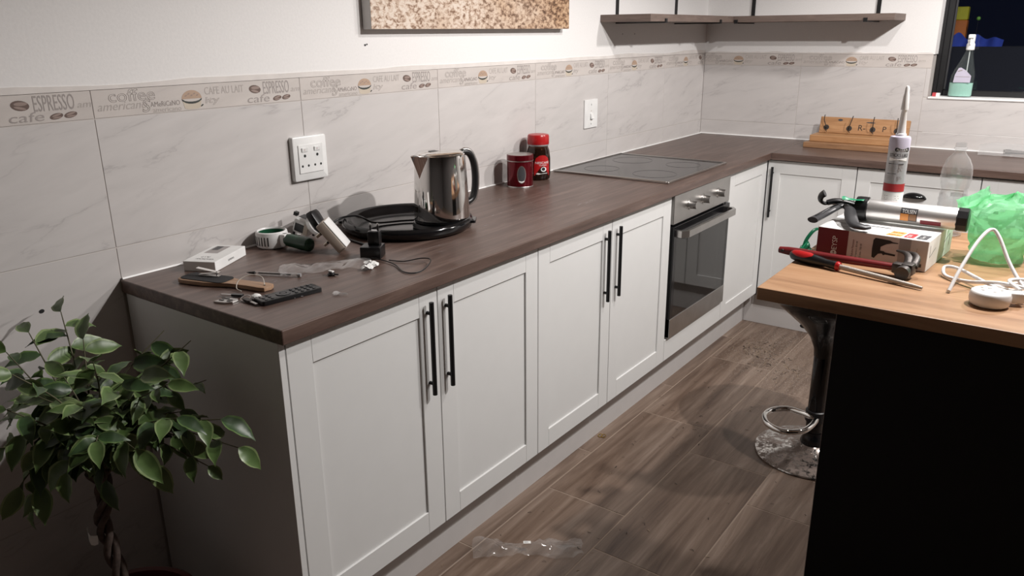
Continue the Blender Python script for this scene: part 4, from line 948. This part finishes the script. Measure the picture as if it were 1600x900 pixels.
# --- sealant cartridge
ct = thing('sealant_cartridge', 'grey and red sealant cartridge with white nozzle standing behind the caulking gun', 'cartridge', T(1.463, -2.200, GZ) @ RZ(-92))
CR = .0245
b = B(); b.lathe([(0, 0), (CR, 0), (CR, .206), (CR - .002, .211), (.012, .213), (0, .213)], 36); obj('tube', b.mesh('tb', 40), 'silver_print', ct)
b = B(); b.lathe([(CR + .0003, .178), (CR + .0003, .206), (CR - .0015, .2115), (.012, .2135)], 36, cap=False); obj('cap_ring', b.mesh('cr', 40), 'label_lilac', ct)
b = B(); b.lathe([(CR + .0003, .074), (CR + .0003, .094)], 36, cap=False); obj('red_band', b.mesh('rb', 40), 'print_red', ct)
b = B(); b.lathe([(CR + .0003, .004), (CR + .0003, .072)], 36, cap=False); obj('lower_label', b.mesh('ll', 40), 'tag_white', ct)
b = B(); b.lathe([(.0125, .212), (.0125, .218), (.0105, .22), (.006, .278), (.0065, .279)], 20); obj('nozzle', b.mesh('nz', 40), 'white_plastic', ct)
b = B(); b.lathe([(.0085, .277), (.0088, .279), (.0068, .312), (.0055, .318), (.005, .330), (.003, .335), (0, .336)], 18); obj('nozzle_cap', b.mesh('ncp', 40), 'white_plastic', ct)
obj('brand_patch', wrap(rrect(-.004, .034, .176, .186, .005), CR + .0006).mesh('bp', 60), 'print_black', ct)
me = wraptext('ALCOLIN', .0, .1785, .028, .005, CR + .0009); me.materials.append(MATS['print_white']); obj('lettering', me, 'print_white', ct)
me = wraptext('STICKS LIKE', -.016, .163, .048, .008, CR + .0006); me.materials.append(MATS['print_black']); obj('lettering', me, 'print_black', ct)
obj('pale_patch', wrap(rrect(-.016, .030, .152, .160, .002), CR + .0005).mesh('bp', 60), 'print_white', ct)
obj('small_print', (lambda b: b)(wrap([(-.016, .1435), (.022, .1435), (.022, .146), (-.016, .146)], CR + .0006)).mesh('q', 60), 'print_charcoal', ct)
for i, z in enumerate((.139, .135, .131, .127, .119, .112, .108, .104, .062, .056, .052, .048, .044, .036, .032)):
    wd = (.036, .038, .034, .037, .022, .036, .038, .03)[i % 8]
    obj('small_print', wrap([(-.016, z), (-.016 + wd, z), (-.016 + wd, z + .0016), (-.016, z + .0016)], CR + .0006, 2).mesh('q', 60), 'print_charcoal' if i == 4 else 'print_mid', ct)
# --- water bottle
wb = thing('water_bottle', 'clear plastic bottle half full of water behind the green bag', 'bottle', T(1.574, -1.968, IZ + .0005))
bprof = [(0, .004), (.030, 0), (.036, .004), (.037, .012), (.037, .022), (.0362, .026), (.037, .03), (.037, .07), (.0345, .078), (.0362, .085), (.0345, .092), (.0362, .099), (.0345, .106), (.0350, .112), (.0325, .126), (.0350, .136), (.0385, .155), (.0385, .172), (.035, .192), (.027, .210), (.017, .222), (.0135, .228), (.0135, .234), (.0165, .236), (.0165, .239), (.0135, .241), (.0135, .252)]
b = B(); b.lathe(bprof, 36, cap=False); obj('bottle_shell', b.mesh('bs', 50), 'bottle_plastic', wb)
b = B(); b.lathe([(0, .005), (.034, .005), (.0358, .012), (.0358, .07), (.0335, .085), (.0345, .10), (.0335, .1115), (0, .1115)], 36); obj('water', b.mesh('wtr', 50), 'water', wb)
b = B(); b.lathe([(.0374, .030), (.0374, .066)], 36, cap=False); 
b = wrap(rrect(-.012, .012, .050, .078, .002), .0376); obj('label', b.mesh('lab', 60), 'print_blue', wb, RZ(-105))
# --- green bag: crumpled film standing up
gb = thing('plastic_bag', 'crumpled translucent green plastic bag standing on the island', 'bag', T(1.712, -2.188, IZ + .001))
def bagf(u, v):
    a = 2 * math.pi * u; ph = v
    r = [.074, .085, .092, .094, .092, .080, .055, .022][0]
    prof = [(0, .054), (.15, .062), (.35, .070), (.55, .079), (.72, .082), (.86, .066), (.95, .038), (1, .004)]
    for (p0, r0), (p1, r1) in zip(prof, prof[1:]):
        if p0 <= v <= p1: r = r0 + (r1 - r0) * (v - p0) / (p1 - p0)
    x, y, z = r * 1.0 * math.cos(a), r * .9 * math.sin(a), .166 * (v if v < .72 else .72 + (v - .72) * .85)
    x += .012 * v
    p = Vector((x, y, z))
    n1 = nvec(p * 20 + Vector((4.3, 1.1, 7)))
    rid = lambda w: 1 - min(1, abs(w) * 3.2)                 # sharp creases
    f1 = rid(noise.noise(p * 17 + Vector((9, 2, 3)))); f2 = rid(noise.noise(p * 31 + Vector((1, 8, 2)))); f3 = rid(noise.noise(Vector((a * 1.2, z * 14, 5.5))))
    k = .45 + .55 * v
    d = Vector((math.cos(a), math.sin(a), .35)) * (.016 * f1 + .007 * f2 + .012 * f3 - .020)
    q = p + n1 * .016 * k + d * k; q.z = max(q.z, .0004) if v > .02 else .0005
    return q
b = B(); b.grid(bagf, 60, 32, True); obj('film', b.mesh('film', 16), 'green_film', gb)
b = crumple(14, 12, lambda u, v: (-.100 + .065 * u, -.03 + .06 * v, .120 + .045 * u + .02 * math.sin(v * 6)), .016, 30, 2); obj('bag_lip', b.mesh('lip', 25), 'green_film', gb)
b = crumple(10, 10, lambda u, v: (.085 + .05 * u, -.0 + .05 * v, .045 + .05 * v), .014, 30, 12); obj('bag_handle', b.mesh('bh', 25), 'green_film', gb)
# --- green strap behind the carton
sb = B(); sb.tube(spline([(1.312, -2.405, IZ + .0022), (1.306, -2.390, IZ + .012), (1.308, -2.374, IZ + .034), (1.318, -2.352, IZ + .054), (1.327, -2.325, IZ + .052), (1.330, -2.29, IZ + .028), (1.332, -2.262, IZ + .003)], 7), .0045, 8, flatk=.35)
tag(obj('cable_strap', sb.mesh('cs', 60), 'green_strap'), 'green strap hanging over the left end of the drill carton', 'strap')
b = crumple(10, 8, lambda u, v: (.05 * u, .03 * v, .004 + .02 * u * v), .006, 60, 4); tag(obj('strap_scrap', b.mesh('ss', 30), 'green_strap', M=T(1.275 + .035, -2.386, IZ) @ RZ(60) @ Matrix.Diagonal((.55, .8, 1, 1))), 'torn scrap of green film beside the drill carton', 'film scrap')
b = crumple(12, 8, lambda u, v: (.05 * u, .018 * v, .004 * math.sin(v * 3)), .004, 60, 8); tag(obj('strap_scrap', b.mesh('ss', 30), 'green_strap', M=T(1.365, -2.30, GZ + .055) @ RZ(10)), 'bright green film scrap on top of the caulking gun trigger', 'film scrap')
# --- hammer
HA, HB = Vector((1.262, -2.440, IZ + .0135)), Vector((1.566, -2.478, IZ + .022))
hd = (HB - HA).normalized(); hs = Vector((0, 0, 1)).cross(hd).normalized()
hm = thing('claw_hammer', 'claw hammer with dark red handle lying on the island', 'hammer', frame(HA, hd, hs, hd.cross(hs)))
HL = (HB - HA).length
b = B(); n = 14; pts = [(HL * i / n, 0, 0) for i in range(n + 1)]; rad = [.0095, .012, .0125, .0125, .012, .0115, .0112, .011, .011, .0108, .0106, .0104, .010, .0095, .009]; b.tube(pts, rad, 14, flatk=.85); obj('handle', b.mesh('hh', 60), 'red_paint', hm)
b = B(); b.cyl((.012, -.014, .002), (.012, .014, .002), .0035, n=10); obj('hang_hole', b, 'dark_iron', hm)
HC = HL - .002
b = B(); b.box(HC - .030, HC - .008, -.0115, .0115, -.0115, .0115, .003, 2); obj('neck', b.mesh('hn', 40), 'dark_iron', hm)
b = B(); b.M = T(HC + .004, 0, .001); b.box(-.013, .013, -.019, .014, -.013, .014, .004, 2); b.cyl((0, -.016, 0), (0, -.034, 0), .011, .0125, 18); b.cyl((0, -.034, 0), (0, -.048, -.001), .016, .0155, 22); obj('head', b.mesh('hed', 40), 'dark_iron', hm)
for s in (-1, 1):
    b = B(); b.M = T(HC + .004, 0, .001); pp = spline([(s * .005, .008, .004), (s * .008 - .002, .028, .017), (s * .010 - .014, .046, .024), (s * .011 - .036, .058, .024)], 5); b.tube(pp, [.0125 - .0095 * i / (len(pp) - 1) for i in range(len(pp))], 10, flatk=.7); obj('claw', b.mesh('clw', 60), 'dark_iron', hm)
# --- file with red and black handle
FA, FB = Vector((1.300, -2.474, IZ + .0158)), Vector((1.612, -2.556, IZ + .0055))
fd = (FB - FA).normalized(); fs = Vector((0, 0, 1)).cross(fd).normalized(); FLn = (FB - FA).length
fl = thing('hand_file', 'round steel file with red and black handle in front of the hammer', 'file', frame(FA, fd, fs, fd.cross(fs)))
hp_ = [(0, .006), (.006, .0115), (.02, .0140), (.05, .0145), (.075, .0125), (.095, .0098), (.112, .0100), (.124, .0106), (.130, .0085)]
b = B(); b.tube([(x, 0, 0) for x, r in hp_], [r for x, r in hp_], 18); gr = obj('grip', b.mesh('grp', 50), 'black_plastic', fl)
def inlay(x0, x1, a0, a1, k=1.03):
    b = B()
    def f(u, v):
        x = x0 + (x1 - x0) * u; r = .012
        for (p0, r0), (p1, r1) in zip(hp_, hp_[1:]):
            if p0 <= x <= p1: r = r0 + (r1 - r0) * (x - p0) / (p1 - p0)
        w_ = math.sin(math.pi * min(.97, max(.03, u))) ** .5; a = R((a0 + a1) / 2 + (a1 - a0) * (v - .5) * w_); return (x, r * k * math.cos(a), r * k * math.sin(a))
    b.grid(f, 14, 8); return b
obj('red_inlay', inlay(.004, .062, 60, 170).mesh('ri', 60), 'red_plastic', gr); 
b = B(); b.tube([(.122, 0, 0), (.1245, 0, 0), (.131, 0, 0)], [.0106, .0112, .009], 18); obj('red_collar', b.mesh('rcl', 50), 'red_plastic', gr)
b = B(); b.tube([(.128, 0, 0), (.14, 0, 0), (.24, 0, 0), (FLn - .02, 0, 0), (FLn, 0, 0)], [.0055, .0062, .0060, .0045, .0032], 12); obj('blade', b.mesh('bld', 50), 'file_steel', fl)
# --- white extension lead
ex = thing('extension_lead', 'white extension cord with round socket head in loops on the island', 'extension cord', T(1.742, -2.585, IZ + .0005))
b = B(); b.lathe([(0, 0), (.030, 0), (.036, .004), (.0385, .012), (.0385, .022), (.036, .0285), (0, .0285)], 36); obj('socket_head', b.mesh('sh', 40), 'beige_plastic' if False else 'cord_white', ex)
b = B(); b.lathe([(.0375, .0235), (.036, .029), (.033, .0315), (0, .032)], 36, cap=False); obj('socket_face', b.mesh('sf', 40), 'white_plastic', ex)
for (x, y, r) in ((-.004, .014, .0042), (-.014, -.006, .0034), (.008, -.010, .0034), (.018, .010, .003), (-.018, .012, .003)):
    b = B(); b.plate(ell(x, y, r, r, 12), .0323); obj('socket_hole', b, 'print_mid', ex)
W0 = Vector((1.742, -2.585, IZ + .0005))
def exl(pts): return [Vector(p) - Vector((1.742, -2.585, IZ)) for p in pts]
b = B(); b.M = T(0, 0, -.0005)
b.tube(spline(exl([(1.662, -2.543, IZ + .005), (1.672, -2.50, IZ + .045), (1.690, -2.44, IZ + .095), (1.708, -2.40, IZ + .118), (1.726, -2.40, IZ + .105), (1.760, -2.43, IZ + .050), (1.80, -2.47, IZ + .012), (1.85, -2.50, IZ + .006)]), 8), .0040, 8); obj('cord_loop', b.mesh('cl', 60), 'cord_white', ex)
b = B(); b.M = T(0, 0, -.0005)
b.tube(spline(exl([(1.772, -2.565, IZ + .016), (1.755, -2.52, IZ + .016), (1.700, -2.455, IZ + .020), (1.655, -2.405, IZ + .022), (1.630, -2.40, IZ + .018), (1.640, -2.43, IZ + .006), (1.690, -2.47, IZ + .012), (1.75, -2.495, IZ + .026), (1.81, -2.50, IZ + .022), (1.87, -2.52, IZ + .012)]), 8), .0040, 8); obj('cord_loop', b.mesh('cl', 60), 'cord_white', ex)
b = B(); b.M = T(0, 0, -.0005)
b.tube(spline(exl([(1.700, -2.500, IZ + .004), (1.735, -2.455, IZ + .006), (1.79, -2.45, IZ + .012), (1.84, -2.49, IZ + .014), (1.83, -2.54, IZ + .010), (1.775, -2.53, IZ + .006), (1.715, -2.515, IZ + .004)]), 8), .0040, 8); obj('cord_loop', b.mesh('cl', 60), 'cord_white', ex)
for pts_ in ([(1.76, -2.42, IZ + .005), (1.80, -2.40, IZ + .010), (1.86, -2.43, IZ + .016), (1.88, -2.48, IZ + .018), (1.83, -2.515, IZ + .020), (1.77, -2.49, IZ + .012), (1.74, -2.45, IZ + .006)],
             [(1.79, -2.53, IZ + .026), (1.765, -2.48, IZ + .030), (1.80, -2.44, IZ + .026), (1.86, -2.46, IZ + .020)]):
    b = B(); b.M = T(0, 0, -.0005); b.tube(spline(exl(pts_), 8), .0040, 8); obj('cord_loop', b.mesh('cl', 60), 'cord_white', ex)
b = B(); b.M = T(.040, .030, .018) @ RZ(20); b.box(-.016, .018, -.013, .013, -.012, .010, .004, 2); b.cyl((-.016, 0, 0), (-.034, 0, .002), .006, .0045, 10); obj('plug', b.mesh('plg', 40), 'white_plastic', ex)
for y in (-.007, .007):
    b = B(); b.M = T(.040, .030, .018) @ RZ(20); b.cyl((.017, y, -.002), (.036, y, -.002), .0025, n=10); obj('plug_pin', b, 'pin_metal', ex)

# ================================================================== FLOOR LITTER
b = crumple(44, 16, lambda u, v: (-.16 + .32 * u, (-.05 + .10 * v) * (1 - .35 * math.sin(u * math.pi)), .006 + .020 * math.sin(v * math.pi) * (.4 + .6 * abs(math.sin(u * 7)))), .014, 20, 11)
fb = tag(obj('clear_bag', b.mesh('cbag', 30), 'film_plastic', M=T(.715, -2.775, .001) @ RZ(36)), 'empty clear plastic sleeve lying on the floor planks', 'plastic bag')
b = B(); b.prism(rrect(-.011, .011, -.006, .006, .001), 0, .0006); st_ = obj('barcode_sticker', b, 'tag_white', fb, T(-.005, .004, .024))
b = B()
for i in range(6): b.plate([(-.008 + i * .002, -.003), (-.0072 + i * .002, -.003), (-.0072 + i * .002, .003), (-.008 + i * .002, .003)], .0008)
obj('barcode', b, 'print_charcoal', st_)
b = B()
for (x, y, a) in ((0, 0, 0), (.012, .004, 50)): b.M = T(x, y, .004) @ RX(20) @ RZ(a); b.tube([(.008 * math.cos(t), .008 * math.sin(t), 0) for t in [2 * math.pi * i / 16 for i in range(16)]], .0016, 6, True)
tag(obj('brass_ring', b.mesh('brs', 60), 'gold', M=T(.54, -2.048, .0005)), 'pair of linked brass rings on the floor by the kickboard', 'ring')
rr = random.Random(11); b = B()
def shav(x, y, s, mi):
    if math.hypot(x - 1.228, y + 1.712) < .215: return
    b.mi = mi; a = rr.uniform(0, 360); b.M = T(x, y, .0004) @ RZ(a); w_ = s * rr.uniform(.12, .22); h = s * rr.uniform(.1, .5)
    b.grid(lambda u, v: ((u - .5) * s, (v - .5) * w_ + .2 * s * (u - .5) ** 2 * 4, h * (1 - (2 * u - 1) ** 2) * .6), 5, 2)
for i in range(300):
    cx, cy, sx, sy = ((.72, -.84, .05, .07), (.80, -.98, .05, .07), (.93, -1.04, .04, .08), (.76, -.90, .06, .05))[i % 4]
    shav(cx + rr.gauss(0, sx), min(-.51, cy + rr.gauss(0, sy)), rr.uniform(.006, .018), 0 if rr.random() < .6 else 1)
for i in range(150): shav(rr.uniform(.55, 1.35), rr.uniform(-3.1, -1.3), rr.uniform(.005, .015), 1 if rr.random() < .55 else 0)
b.M = Matrix(); me = b.mesh('shav', fix=False); me.materials.append(MATS['shaving']); me.materials.append(MATS['shaving_dark'])
o = obj('wood_shavings', me, 'shaving', kind='stuff'); tag(o, 'scattered wood shavings on the floor planks', 'shavings')
b = B()
for i in range(9000):
    cx, cy, sx, sy = ((.74, -.86, .08, .15), (.85, -.98, .12, .14), (.98, -1.12, .08, .16), (.80, -.66, .12, .08))[i % 4]
    x, y = cx + rr.gauss(0, sx), min(-.505, cy + rr.gauss(0, sy)); s = rr.uniform(.0006, .0019)
    if x < .53: continue
    b.M = T(x, y, .0003) @ RZ(rr.uniform(0, 360)); b.f([b.v((-s, -s * .6, 0)), b.v((s, -s * .5, 0)), b.v((s * .4, s, .0004)), b.v((-s * .7, s * .6, .0003))])
b.M = Matrix(); tag(obj('sawdust', b.mesh('sd', fix=False), 'dust', kind='stuff'), 'pale sawdust spilled on the floor near the corner kickboard', 'sawdust')

# ================================================================== POTTED FICUS
pl = thing('potted_ficus', 'potted ficus tree with braided trunk beside the counter end', 'plant', T(.315, -3.745, 0))
O = Vector((.315, -3.745, 0))
b = B(); b.lathe([(0, 0), (.10, 0), (.105, .005), (.135, .22), (.146, .225), (.148, .258), (.143, .262), (.134, .258), (.130, .22), (.0, .22)], 40); obj('pot', b.mesh('pot', 40), 'pot_red', pl)
b = B(); b.lathe([(0, .232), (.131, .226), (.131, .22), (0, .22)], 30); obj('soil', b.mesh('soil', 60), 'soil', pl)
def trunk_pt(t):      # t 0..1 along the trunk
    P = [Vector((.012, .0, .225)), Vector((-.012, .0, .34)), Vector((-.018, -.006, .42)), Vector((-.022, -.012, .48)), Vector((-.018, .002, .54)), Vector((-.022, .0, .60))]
    s = t * (len(P) - 1); i = min(int(s), len(P) - 2); return P[i].lerp(P[i + 1], s - i)
for k in range(3):
    b = B(); pts = []
    for i in range(41):
        t = i / 40; a = t * 13 + k * 2.094; rr_ = .0105 + (.010 * max(0, t - .82) / .18)
        pts.append(trunk_pt(t) + Vector((math.cos(a) * rr_, math.sin(a) * rr_, 0)))
    b.tube(pts, [.0085 - .002 * i / 40 for i in range(41)], 8); obj('trunk_strand', b.mesh('ts', 60), 'bark', pl)
b = B(); b.tube(spline([(-.030, -.008, .45), (-.055, .002, .47), (-.06, .004, .50), (-.040, .0, .53)], 5), .004, 7); obj('side_stem', b.mesh('ss', 60), 'bark', pl)
b = crumple(7, 6, lambda u, v: (-.045 + .035 * u, -.030 - .012 * math.sin(u * 3), .445 + .022 * v + .006 * math.sin(u * 6)), .004, 60, 6); obj('paper_tag', b.mesh('pt', 30), 'tag_white', pl)
# leaves: a few shared shapes with pale margins
def leaf_mesh(L_, W_, droop, fold, deep):
    b = B(); n = 9; rows = []
    for i in range(n + 1):
        t = i / n; wd = W_ * (math.sin(math.pi * min(1, t * 1.02) ** .82) ** .85 if t < .98 else .0)
        if t > .8: wd = min(wd, W_ * (1 - t) * 2.0)
        x = L_ * t; z = -droop * L_ * t * t; row = []
        for s in (-1, -.78, 0, .78, 1): row.append(b.v((x, s * wd, z + fold * abs(s) * wd + .0012 * math.sin(t * 17) * abs(s))))
        rows.append(row)
    for r0, r1 in zip(rows, rows[1:]):
        for j in range(4):
            b.mi = 1 if j in (0, 3) else 0; b.f([r0[j], r0[j + 1], r1[j + 1], r1[j]])
    b.mi = 0; me = b.mesh('leaf', 60, fix=False); bm = bmesh.new(); bm.from_mesh(me); bmesh.ops.remove_doubles(bm, verts=bm.verts, dist=1e-5); bm.to_mesh(me); bm.free()
    me.materials.append(MATS['leaf_deep' if deep else 'leaf_green']); me.materials.append(MATS['leaf_margin' if not deep else 'leaf_green']); return me
LEAVES = [leaf_mesh(.064, .0155, .25, .35, 0), leaf_mesh(.056, .0150, .40, .30, 0), leaf_mesh(.070, .0165, .15, .45, 0), leaf_mesh(.050, .0130, .5, .25, 1), leaf_mesh(.060, .0150, .3, .4, 1), leaf_mesh(.044, .0125, .2, .5, 0)]
TW_ = [(0.12, -3.685, 0.899), (0.12, -3.755, 0.873), (0.2, -3.832, 0.874), (0.35, -3.883, 0.884), (0.3, -3.887, 0.8), (0.25, -3.878, 0.613), (0.2, -3.871, 0.68), (0.2, -3.685, 0.853), (0.35, -3.74, 0.858), (0.3, -3.693, 0.794), (0.42, -3.726, 0.824), (0.35, -3.665, 0.753), (0.3, -3.56, 0.856), (0.4, -3.56, 0.855), (0.42, -3.55, 0.766), (0.52, -3.59, 0.72), (0.55, -3.578, 0.659), (0.45, -3.626, 0.663), (0.25, -3.56, 0.768), (0.45, -3.651, 0.803), (0.4, -3.72, 0.675), (0.45, -3.805, 0.744), (0.42, -3.697, 0.634), (0.35, -3.799, 0.737), (0.3, -3.829, 0.804), (0.25, -3.757, 0.805)]
TW_ += [(.40, -3.80, .80), (.46, -3.74, .70), (.36, -3.83, .66), (.30, -3.85, .70), (.48, -3.66, .74), (.42, -3.62, .72), (.33, -3.60, .80), (.50, -3.62, .62), (.22, -3.80, .76), (.16, -3.74, .79), (.45, -3.70, .84), (.27, -3.87, .56), (.38, -3.77, .62)]
rl = random.Random(21)
C0 = trunk_pt(1.)
for ti, e in enumerate(TW_):
    e = Vector(e) - O; d = e - C0
    mid = C0 + d * .5 + Vector((rl.uniform(-.02, .02), rl.uniform(-.02, .02), .045 + .03 * (e.z < .7)))
    pts = spline([C0 + Vector((rl.uniform(-.01, .01), rl.uniform(-.01, .01), -.02)), C0 + d * .25 + Vector((0, 0, .03)), mid, e], 6)
    b = B(); m = len(pts); b.tube(pts, [.0034 - .0024 * i / (m - 1) for i in range(m)], 6); obj('branch', b.mesh('br', 60), 'twig', pl)
    nl = 9
    for k in range(nl):
        t = .42 + .58 * k / (nl - 1); p = pts[min(m - 1, int(t * (m - 1)))]
        tang = (pts[min(m - 1, int(t * (m - 1)) + 1)] - pts[max(0, int(t * (m - 1)) - 1)]).normalized()
        side = tang.cross(Vector((0, 0, 1))); side = side.normalized() if side.length > 1e-3 else Vector((1, 0, 0))
        dirv = tang * rl.uniform(.15, .7) + side * (1 if k % 2 else -1) * rl.uniform(.5, 1.) + Vector((0, 0, rl.uniform(-.75, .1)))
        if k == nl - 1: dirv = tang + Vector((0, 0, -.5))
        dirv.normalize(); zup = (Vector((.45, -.25, .75)) + Vector((rl.uniform(-.5, .5), rl.uniform(-.5, .5), 0))); zz = (zup - dirv * zup.dot(dirv)).normalized()
        tip = O + p + dirv * .07
        if tip.x < .03 or tip.y > -3.51: continue
        M = frame(p, dirv, zz.cross(dirv), zz) @ Matrix.Scale(rl.uniform(.9, 1.35), 4)
        obj('leaf', LEAVES[rl.choice((0, 0, 1, 1, 2, 3, 4, 5))], 'leaf_green', pl, M)
